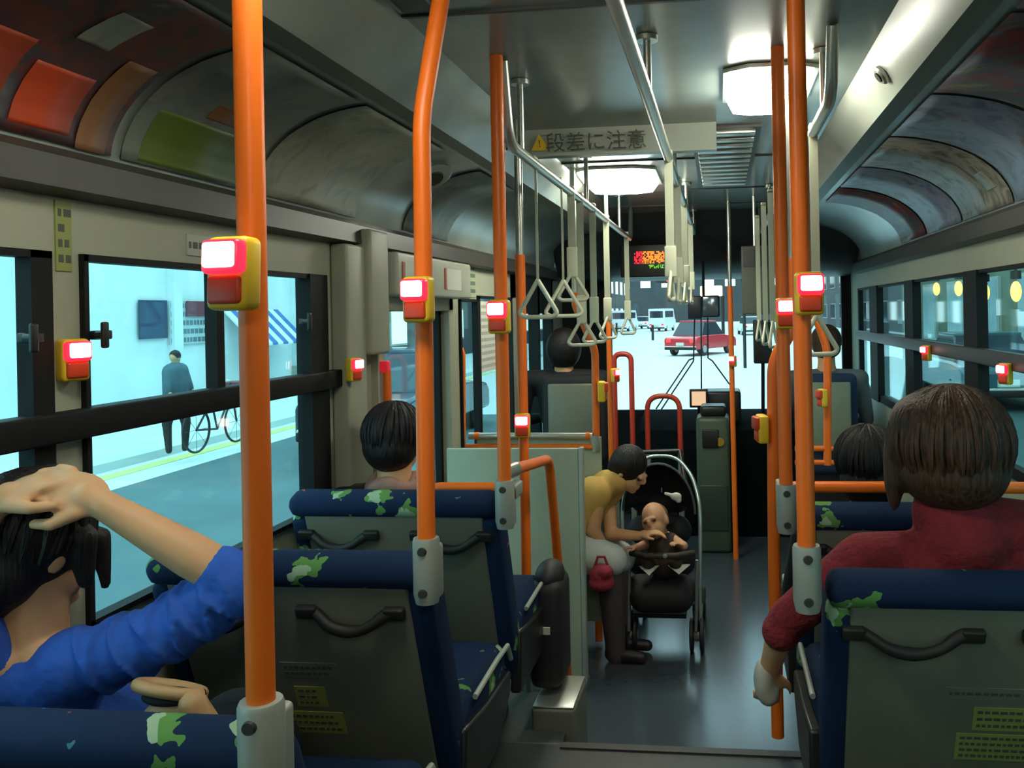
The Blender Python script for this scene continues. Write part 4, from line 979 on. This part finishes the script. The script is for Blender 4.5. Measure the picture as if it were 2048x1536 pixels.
blob('seat_sling', [('c', Q(1280, 1180, 4.02), Q(1365, 1180, 4.02), .075, .075), ('c', Q(1285, 1060, 4.35), Q(1355, 1060, 4.35), .075, .075), ('c', Q(1285, 1120, 4.2), Q(1360, 1120, 4.2), .08, .08), ('c', Q(1285, 1000, 4.43), Q(1355, 1000, 4.43), .065, .065)], cm, o, .01)
s = blob('leg_rest', [('c', Q(1288, 1195, 3.96), Q(1358, 1195, 3.96), .07, .07), ('e', Q(1323, 1200, 3.98), (.115, .06, .06))], cm, o, .01)
MB().tube([Q(1262, 1106, 3.93), Q(1290, 1112, 3.86), Q(1350, 1112, 3.86), Q(1388, 1106, 3.93)], .014, 12).build('bumper_bar', mat('brown_bumper_foam', (.035, .024, .018), .6), o)
for px in (1330,): MB().ell(Q(px, 1112, 3.845), .011).build('bumper_stud', pipe, o)
for (px0, px1, py) in ((1278, 1318, 1138), (1336, 1380, 1136)):
    a = Q(px0, py - 5, 3.90); c = Q(px1, py - 6, 3.90); d = Q((px0 + px1) / 2, py + 13, 3.87)
    MB().add([a, c, d, a + V((0, .012, .0)), c + V((0, .012, 0)), d + V((0, .012, 0))], [(0, 1, 2), (5, 4, 3), (0, 3, 4, 1), (1, 4, 5, 2), (2, 5, 3, 0)]).build('white_flap', paper, o, smooth=False)
b = MB(); b.box(sx - .13, sx + .13, 3.98, 4.35, .16, .18); b.build('basket', cm, o)
b = MB(); b.tube([Q(1258, 1255, 4.0), (Q(1258, 1255, 4.0).x, 4.45, .09)], .008, 8).tube([Q(1400, 1255, 4.0), (Q(1400, 1255, 4.0).x, 4.45, .09)], .008, 8).tube([(Q(1258, 1255, 4.).x, 4.2, .16), (Q(1400, 1255, 4.).x, 4.2, .16)], .008, 8).build('lower_frame', fr_, o)
tyre = mat('dark_tyre_rubber', (.012, .013, .015), .6)
for (px, y) in ((1262, 4.0), (1394, 4.0), (1262, 4.45), (1394, 4.45)):
    x = Q(px, 1280, 4.0).x
    wh = MB()
    for dx in (-.024, .024): wh.tube([(x + dx - .010, y, .078), (x + dx - .006, y, .078), (x + dx + .006, y, .078), (x + dx + .010, y, .078)], [.066, .078, .078, .066], 28)
    w_ = wh.build('wheel', tyre, o)
    MB().tube([(x - .036, y, .078), (x + .036, y, .078)], .028, 16).build('wheel_hub', mat('grey_hub_plastic', (.18, .20, .21), .4), w_)
    MB().box(x - .012, x + .012, y - .02, y + .02, .09, .19, bev=.006).build('wheel_fork', blackp, o)
mk = Q(1352, 993, 4.12)
o = thing('white_toy', mk, 'white cloth hanging inside the stroller hood', 'cloth')
blob('cloth', [('e', mk, (.028, .015, .020)), ('e', mk + V((.012, 0, -.016)), (.016, .012, .016)), ('c', mk, mk + V((-.05, 0, .014)), .010, .008)], paper, o, .004)

bc = Q(1310, 1042, 3.98); bf = V((-.35, -1, .25))
o = thing('person', Q(1325, 1110, 4.0), 'bare-headed baby in dark clothes lying back in the stroller', 'baby')
arm0 = Q(1290, 1078, 3.97); arm1 = Q(1262, 1082, 3.93)
bb = head_prims(bc, bf, .78, (-.35, 0, 1)) + [('c', bc + V((.01, .02, -.03)), Q(1325, 1085, 4.05), .035, .045), ('c', Q(1325, 1085, 4.05), Q(1328, 1125, 4.0), .06, .065),
      ('c', Q(1298, 1086, 4.0), Q(1275, 1096, 3.93), .025, .02), ('c', Q(1345, 1078, 4.0), Q(1368, 1092, 3.93), .025, .02)]
bb += hand_prims(Q(1275, 1096, 3.93), (-.6, -.2, .1), (0, 0, -1), .5, .5, 1) + hand_prims(Q(1368, 1092, 3.93), (-.5, -.3, .3), (0, 0, -1), .5, .5, -1)
blob('body', bb, skinb, o, .0045, 1); eyes(bc, bf, .78, o, (-.35, 0, 1))
blob('dark_romper', [('c', Q(1318, 1088, 4.0), Q(1325, 1125, 3.98), .058, .072), ('c', Q(1340, 1090, 4.0), Q(1330, 1125, 3.98), .058, .072), ('c', Q(1305, 1128, 3.95), Q(1295, 1125, 3.90), .04, .03), ('c', Q(1345, 1128, 3.95), Q(1352, 1125, 3.90), .04, .03)], mat('dark_brown_romper', (.045, .030, .022), .85), o, .007)
f, r, u = basis(bf, (-.35, 0, 1)); R = Matrix((r, f, u)).transposed()
blob('fine_hair', [('e', bc - f * .026 + u * .022, (.060, .058, .064), R)], mat('light_brown_down', (.14, .07, .035), .7), o, .005)

# ================================================================== OUTSIDE
ZG = -.45
road = struct('road', MB().box(-60, 60, -30, 210, ZG - .1, ZG), mat('glare_whitened_road', (.62, .70, .70), .6, var=.12, scale=.6)); road['label'] = 'road with street glare put into its pale colour'  # overexposed brightness of the street ahead is put into this pale colour
asph = mat('teal_grey_asphalt', (.085, .15, .16), .7, var=.35, scale=.7)
struct('side_lane', MB().box(-7.4, -1.7, -6, 17, ZG, ZG + .004), asph)
struct('dimmed_right_lane', MB().prism([(1.7, -6), (7, -6), (7, 36), (6.2, 36), (1.7, 9)], ZG, ZG + .004, 'z'), mat('shade_darkened_asphalt', (.04, .09, .09), .7, var=.3, scale=.7))  # ground coloured dark to stand for the dimmer light on this side
o = MB().box(-8.2, -7.95, -6, 30, ZG, ZG + .008).build('road_line', mat('yellow_road_paint', (.62, .66, .22), .7)); tag(o, 'pale yellow line painted along the road beyond the left windows', 'road marking')
struct('pavement', MB().box(-14, -8.4, -6, 60, ZG, ZG + .12), mat('pale_paving', (.55, .66, .66), .8, var=.2, scale=1.2))

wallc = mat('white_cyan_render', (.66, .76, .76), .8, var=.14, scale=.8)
dkglass = mat('dark_building_glass', (.03, .05, .07), .12, var=.4, scale=1.5)
def building(x0, x1, y0, y1, h, m, lab, cols=4, floors=3, facing='x+', wm=dkglass, wf=.55, gf=0., name='building', grp=None):
    o = thing(name, ((x0 + x1) / 2, (y0 + y1) / 2, ZG), lab, 'building', grp)
    MB().box(x0, x1, y0, y1, ZG, ZG + h).build('walls', m, o)
    MB().box(x0 - .15, x1 + .15, y0 - .15, y1 + .15, ZG + h, ZG + h + .25).build('roof', blackf, o)
    fh = (h - gf) / floors
    for k in range(floors):
        for c in range(cols):
            z0 = ZG + gf + fh * (k + .28); z1 = z0 + fh * wf
            if facing in ('x+', 'x-'):
                L = (y1 - y0) / cols; a = y0 + L * (c + .5 - wf / 2); d = a + L * wf; x = x1 if facing == 'x+' else x0; s = 1 if facing == 'x+' else -1
                w_ = MB().box(min(x, x + s * .08), max(x, x + s * .08), a, d, z0, z1).build('window_frame', beamm, o)
                MB().box(min(x, x + s * .1), max(x, x + s * .1), a + .08, d - .08, z0 + .08, z1 - .08).build('pane', wm, w_)
            else:
                L = (x1 - x0) / cols; a = x0 + L * (c + .5 - wf / 2); d = a + L * wf
                w_ = MB().box(a, d, y0 - .08, y0, z0, z1).build('window_frame', beamm, o)
                MB().box(a + .08, d - .08, y0 - .1, y0, z0 + .08, z1 - .08).build('pane', wm, w_)
    return o
building(-22, -14, 8.0, 29, 9, wallc, 'white building close beyond the left windows', 4, 2, 'x+', gf=4.2, wf=.4)
building(-24, -15, -8, 6.5, 8, mat('pale_grey_render', (.50, .62, .66), .8, var=.3, scale=.7), 'pale grey building at the left edge beyond the nearest window', 3, 2, 'x+', gf=3.5, wf=.35)
# posters on the white building and a striped awning
yp = 14.2
def wallsheet(pa, pb, m, lab, nm, x=-13.95, th=.04):
    """sheet on the plane x covering pixel corners pa, pb"""
    def hit(px, py):
        r_ = R3 @ V(((px - 1240) / F, (624 - py) / F, -1.0)); return CAM + r_ * (x / r_.x)
    A, B = hit(*pa), hit(*pb)
    o = thing(nm, (x, (A.y + B.y) / 2, B.z), lab, 'poster', 'posters on the white building')
    MB().box(x, x + th, min(A.y, B.y), max(A.y, B.y), min(A.z, B.z), max(A.z, B.z)).build('sheet', m, o)
    return o, A, B
wallsheet((276, 600), (333, 676), mat('dark_blue_poster', (.015, .04, .10), .5, var=.6, scale=3), 'dark blue poster on the white building seen through the left window', 'dark_blue_poster')
o, A, B = wallsheet((336, 602), (428, 684), mat('grey_notice_sheet', (.42, .50, .52), .6), 'pale notice board with rows of small characters beside the dark blue poster', 'notice_board')
b = MB(); hz = (A.z - B.z) / 5
for r_ in range(5):
    k = A.y + .05
    while k < B.y - .1:
        wd = random.uniform(.06, .16); b.box(-13.91, -13.90, k, min(k + wd, B.y), A.z - hz * (r_ + .8), A.z - hz * (r_ + .25)); k += wd + .05
b.build('character_rows', mat('dark_teal_ink', (.10, .15, .17), .6), o)
wallsheet((372, 602), (430, 632), mat('maroon_sign', (.16, .03, .05), .6), 'maroon sign at the top of the notice board', 'maroon_sign', x=-13.88)
# pedestrian / cyclist silhouettes outside
def walker(px, yh, y, lab, top, h=1.62, face=(0, 1, 0)):
    a = at(px, 700, y); x = a.x; o = thing('person', (x, y, ZG + .12), lab, 'person'); z = ZG + .12
    k = h / 1.7; hc = V((x, y, z + 1.58 * k))
    body = head_prims(hc, face, 1.05 * k) + [('c', (x, y, z + 1.48 * k), (x, y, z + 1.35 * k), .055, .09)]
    for s_ in (-1, 1):
        body += [('c', (x, y + s_ * .2, z + 1.35 * k), (x + .05, y + s_ * .26, z + 1.08 * k), .05, .042), ('c', (x + .05, y + s_ * .26, z + 1.08 * k), (x + .15, y + s_ * .25, z + .85 * k), .04, .03)] + hand_prims((x + .15, y + s_ * .25, z + .85 * k), (.3, 0, -1), (1, 0, 0), 1, .4, s_)
    blob('body', body, skinm, o, .02)
    blob('coat', [('c', (x, y, z + 1.36 * k), (x, y, z + .92 * k), .14, .16), ('c', (x, y - .1, z + 1.36 * k), (x, y - .08, z + .95 * k), .12, .13), ('c', (x, y + .1, z + 1.36 * k), (x, y + .08, z + .95 * k), .12, .13)] +
         [('c', (x, y + s_ * .19, z + 1.35 * k), (x + .05, y + s_ * .25, z + 1.05 * k), .07, .06) for s_ in (-1, 1)], top, o, .02)
    blob('trousers', [('c', (x, y + s_ * .09, z + .92 * k), (x + s_ * .08, y + s_ * .1, z + .5 * k), .10, .07) for s_ in (-1, 1)] + [('c', (x + s_ * .08, y + s_ * .1, z + .5 * k), (x + s_ * .05, y + s_ * .11, z + .06), .065, .045) for s_ in (-1, 1)], blackc, o, .02)
    blob('hair', [('e', hc + V((0, 0, .03)), V((.09, .1, .1)) * k)], hairk, o, .02)
walker(350, 710, 11.5, 'pedestrian in a dark teal coat on the pavement, seen through the left window', mat('teal_grey_coat', (.05, .10, .13), .8), 1.5)

o = thing('bicycle', at(372, 800, 12.1), 'dark bicycle standing by the pedestrian on the left pavement', 'bicycle'); o.location.z = ZG + .12
bx, by, bz = o.location.x + .5, 12.1, ZG + .12
for dy in (-.52, .52):
    b = MB(); b.tube([(bx, by + dy + .32 * math.cos(t), bz + .33 + .32 * math.sin(t)) for t in [2 * PI * i / 28 for i in range(29)]], .018, 8, cap=False)
    for k in range(8): b.tube([(bx, by + dy, bz + .33), (bx, by + dy + .32 * math.cos(k * PI / 4), bz + .33 + .32 * math.sin(k * PI / 4))], .003, 5)
    b.build('wheel', blackp, o)
b = MB(); pz = lambda y_, z_: V((bx, by + y_, bz + z_))
for a, c in ((pz(-.52, .33), pz(0, .28)), (pz(0, .28), pz(-.18, .85)), (pz(0, .28), pz(.36, .75)), (pz(-.14, .72), pz(.36, .80)), (pz(.36, .95), pz(.52, .33)), (pz(-.52, .33), pz(-.14, .70))): b.tube([a, c], .016, 8)
b.build('bicycle_frame', mat('dark_bicycle_paint', (.02, .03, .04), .4), o)
MB().tube([V((bx - .28, by + .26, bz + 1.0)), pz(.38, .98), V((bx + .28, by + .26, bz + 1.0))], .013, 8).build('handlebar', silver, o)
MB().box(bx - .07, bx + .07, by - .30, by - .08, bz + .85, bz + .90, bev=.02).build('saddle', blackp, o)
MB().box(bx - .16, bx + .16, by + .45, by + .75, bz + .72, bz + .95, bev=.02).build('basket', mat('maroon_basket', (.2, .03, .05), .7), o)
o = thing('shop_entrance', (-13.9, 11, ZG), 'pale shop entrance with two glass doors at the foot of the white building', 'shop front')
MB().box(-13.99, -13.9, 9.4, 11.6, ZG + .12, ZG + 2.6).build('door_frame', beamm, o)
for yy in (9.5, 10.56): MB().box(-13.9, -13.88, yy, yy + .94, ZG + .2, ZG + 2.4).build('glass_door', mat('pale_shop_glass', (.30, .42, .46), .15, var=.3, scale=2), o)
MB().box(-14.0, -13.5, 9.0, 12.0, ZG + 2.75, ZG + 2.95).build('canopy', mat('grey_canopy', (.3, .36, .38), .5), o)
for (yy, hh_) in ((12.6, 3.6), (20.2, 3.6), (26.5, 3.6)):
    o = thing('wall_pilaster', (-13.9, yy, ZG), 'flat pale pilaster on the white building front', 'pilaster', 'pilasters of the white building')
    MB().box(-14.0, -13.82, yy, yy + .35, ZG + .12, ZG + 4.4).build('shaft', wallc, o); MB().box(-14.0, -13.75, yy - .06, yy + .41, ZG + .12, ZG + .5).build('plinth', beamm, o)

def wheel_pair(o, M, xs, ys_, r, w_=.2):
    for x in xs:
        for y in ys_:
            b = MB(); b.tube([(x, y - w_ / 2, r), (x, y - w_ / 2 + .03, r), (x, y + w_ / 2 - .03, r), (x, y + w_ / 2, r)], [r * .86, r, r, r * .86], 28); wl_ = b.build('wheel', tyre, o, M=M)
            b = MB(); b.tube([(x, y - w_ / 2 - .01, r), (x, y + w_ / 2 + .01, r)], r * .55, 20); b.build('wheel_hub', silver, wl_, M=M)
carglass = mat('car_glass', (.03, .045, .06), .08)
tail = mat('tail_lamp', (.6, .02, .03), .3, emit=(1, .05, .05), es=1.6); head = mat('head_lamp', (.9, .9, .8), .3, emit=(1, .85, .6), es=5)
def car(px, y, ang, m, lab, L=4.3, W=1.7, H=1.45, x=None, name='car', van=False, tall=1.):
    """ang 0: car points away along the street"""
    xx = at(px, 650, y).x if x is None else x
    M = Matrix.Translation((xx, y, ZG)) @ Matrix.Rotation(ang, 4, 'Z')
    o = thing(name, (xx, y, ZG), lab, 'car')
    h = L / 2; c = H
    # car's length runs along local x (front = +x), prism across y
    if van: prof = [(-h, .3), (-h, c), (h * .62, c), (h * .86, c * .55), (h, c * .5), (h, .3)]
    else: prof = [(-h, .3), (-h, .78), (-h * .92, .86), (-h * .62, .92), (h * .35, .92), (h * .92, .78), (h, .66), (h, .3)]
    MB().prism(prof, -W / 2, W / 2, 'y').build('body', m, o, M=M, bevel=.06)
    if not van:
        t = bmesh.new(); lo = [(-h * .68, .90), (h * .42, .90)]; hi = [(-h * .42, H), (h * .12, H)]
        vs = [(lo[0][0], -W * .46, lo[0][1]), (lo[1][0], -W * .46, lo[1][1]), (lo[1][0], W * .46, .9), (lo[0][0], W * .46, .9), (hi[0][0], -W * .38, H), (hi[1][0], -W * .38, H), (hi[1][0], W * .38, H), (hi[0][0], W * .38, H)]
        t.free(); MB().add(vs, [(0, 3, 2, 1), (4, 5, 6, 7), (0, 1, 5, 4), (1, 2, 6, 5), (2, 3, 7, 6), (3, 0, 4, 7)]).build('cabin_glass', carglass, o, M=M, bevel=.03)
        MB().box(hi[0][0] - .03, hi[1][0] + .03, -W * .39, W * .39, H - .05, H + .03, bev=.02).build('roof', m, o, M=M)
    else:
        MB().box(-h * .9, h * .5, -W / 2 - .01, W / 2 + .01, c * .62, c * .9).build('side_windows', carglass, o, M=M)
        MB().box(-h - .01, -h + .02, -W * .4, W * .4, c * .6, c * .9).build('rear_window', carglass, o, M=M)
    wheel_pair(o, M, (-h * .62, h * .62), (-W / 2 + .1, W / 2 - .1), .31)
    for s_ in (-1, 1):
        MB().box(-h - .02, -h + .05, s_ * W * .36 - .12, s_ * W * .36 + .12, .62, .78, bev=.02).build('tail_lamp', tail, o, M=M)
        MB().box(h - .06, h + .02, s_ * W * .36 - .14, s_ * W * .36 + .14, .55, .68, bev=.02).build('headlamp', head, o, M=M)
    MB().box(-h - .03, -h + .02, -.2, .2, .48, .62).box(-h - .02, -h + .1, -W * .48, W * .48, .28, .46, bev=.03).build('number_plate', paper, o, M=M)
    MB().box(-h - .04, -h + .08, -W * .48, W * .48, .28, .42, bev=.03).build('rear_bumper', blackp, o, M=M)
    return o
redp = mat('red_car_paint', (.55, .02, .03), .25, coat=.5); whp = mat('white_car_paint', (.85, .88, .88), .3, coat=.3)
car(1402, 40, math.radians(62), redp, 'red car turning across the road ahead', L=3.9, H=1.55)
car(1325, 88, math.radians(80), whp, 'white van far ahead, right of the other parked white ones', L=5, van=True, H=2.3)
car(1290, 101, math.radians(82), whp, 'white car far ahead between two white vans', L=4.6)
car(1250, 90, math.radians(82), whp, 'white van at the far left of the windscreen', L=5, van=True, H=2.2)
car(1500, 70, math.radians(95), whp, 'white car beyond the hanging board at the right', L=4.6)
car(570, 13.7, math.radians(90), mat('navy_car_paint', (.02, .035, .07), .25, coat=.5), 'dark blue car parked beside the left window far edge', x=-5.25, H=1.5)
car(1900, 19, math.radians(90), mat('teal_car_paint', (.05, .12, .14), .3, coat=.5), 'dark teal car outside the right windows', x=5.4)

# striped awning on posts on the left pavement
o = thing('striped_awning', (-13.5, 24, 1.5), 'blue and white striped awning on the white building', 'awning')
b = MB(); b2 = MB()
for i in range(10):
    (b if i % 2 else b2).prism([(-13.98, 1.9), (-13.0, .9), (-13.0, .84), (-13.98, 1.84)], 22.6 + i * .3, 22.9 + i * .3, 'y')
b.build('blue_stripes', mat('blue_awning_cloth', (.05, .16, .42), .8), o); b2.build('white_stripes', wallc, o)

# street ahead
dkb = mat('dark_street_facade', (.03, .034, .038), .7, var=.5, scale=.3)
lit = mat('lit_shop_window', (.6, .6, .55), .4, emit=(.85, .95, 1.), es=1.3)
warm = mat('warm_lit_sign', (.7, .45, .3), .4, emit=(1, .62, .35), es=2.6)
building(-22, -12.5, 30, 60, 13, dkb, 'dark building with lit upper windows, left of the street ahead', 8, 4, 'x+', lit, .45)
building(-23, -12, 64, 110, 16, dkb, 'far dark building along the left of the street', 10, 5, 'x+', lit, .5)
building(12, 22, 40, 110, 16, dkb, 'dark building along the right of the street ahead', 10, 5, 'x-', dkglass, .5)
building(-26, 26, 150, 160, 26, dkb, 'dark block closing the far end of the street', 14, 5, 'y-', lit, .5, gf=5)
o = thing('lit_shop_sign', (4, 60, 5), 'warm lit shop sign high over the street, right of the middle straps', 'sign')
a = at(1400, 572, 60); c = at(1445, 592, 60)
MB().box(a.x, c.x, 60, 60.3, c.z, a.z, bev=.1).build('sign_face', warm, o); MB().tube([(c.x, 60.2, c.z), (c.x, 60.2, ZG)], .12, 10).build('sign_post', blackp, o)
def signal(px, py, y, m, lab):
    p = at(px, py, y); o = thing('traffic_light', (p.x, y, ZG), lab, 'traffic light')
    MB().box(p.x - .5, p.x + .5, y, y + .2, p.z - .18, p.z + .18, bev=.1).build('signal_case', blackp, o)
    MB().ell((p.x, y - .02, p.z), (.14, .06, .14)).build('signal_lens', m, o); MB().tube([(p.x + .5, y + .1, p.z), (p.x + 2.5, y + .1, p.z), (p.x + 2.6, y + .1, p.z - .2), (p.x + 2.6, y + .1, ZG)], .06, 8).build('signal_post', blackp, o)
signal(1338, 556, 30, mat('red_signal', (.8, .02, .02), .4, emit=(1, .03, .02), es=6), 'traffic light showing red above the street ahead')
for (px, y, lab) in ((1233, 75, 'pale roadside post left of the arched rail'), (1305, 60, 'slim roadside post beside the white vans')):
    p = at(px, 640, y); o = thing('roadside_post', (p.x, y, ZG), lab, 'post'); MB().tube([(p.x, y, ZG), (p.x, y, ZG + 1.0)], .09, 10).ell((p.x, y, ZG + 1.), .1).build('post', blackp, o)

# right side: dim shop fronts with hanging lamps
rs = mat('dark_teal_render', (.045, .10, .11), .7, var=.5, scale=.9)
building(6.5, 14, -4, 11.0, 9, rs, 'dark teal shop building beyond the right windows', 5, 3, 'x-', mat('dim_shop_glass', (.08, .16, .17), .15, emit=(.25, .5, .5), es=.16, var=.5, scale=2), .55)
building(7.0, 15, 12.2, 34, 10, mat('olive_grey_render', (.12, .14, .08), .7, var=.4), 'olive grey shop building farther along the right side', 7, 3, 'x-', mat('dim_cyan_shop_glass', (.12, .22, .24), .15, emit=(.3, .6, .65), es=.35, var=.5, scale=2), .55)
amb = mat('amber_lamp_glass', (.9, .5, .1), .3, emit=(1, .52, .08), es=5)
for (px, py, y, lab) in ((1873, 578, 13.5, 'amber lantern farthest of the four beyond the right windows'), (1917, 577, 11.6, 'amber lantern second from the far end beyond the right windows'), (1970, 585, 9.9, 'brightest amber lantern, just right of the black upright'), (2032, 583, 8.6, 'amber lantern at the right edge of the view')):
    p = at(px, py, y); o = thing('street_lantern', (p.x, y, p.z), lab, 'lantern', 'amber lanterns outside the right windows')
    MB().ell(p, (.05, .05, .10)).build('lamp_glass', amb, o); MB().tube([p + V((0, 0, .12)), p + V((0, 0, .2))], .05, 12).tube([p + V((0, 0, .2)), (p.x, y, p.z + .3), (6.48, y, p.z + .3)], .015, 8).build('bracket', blackp, o)
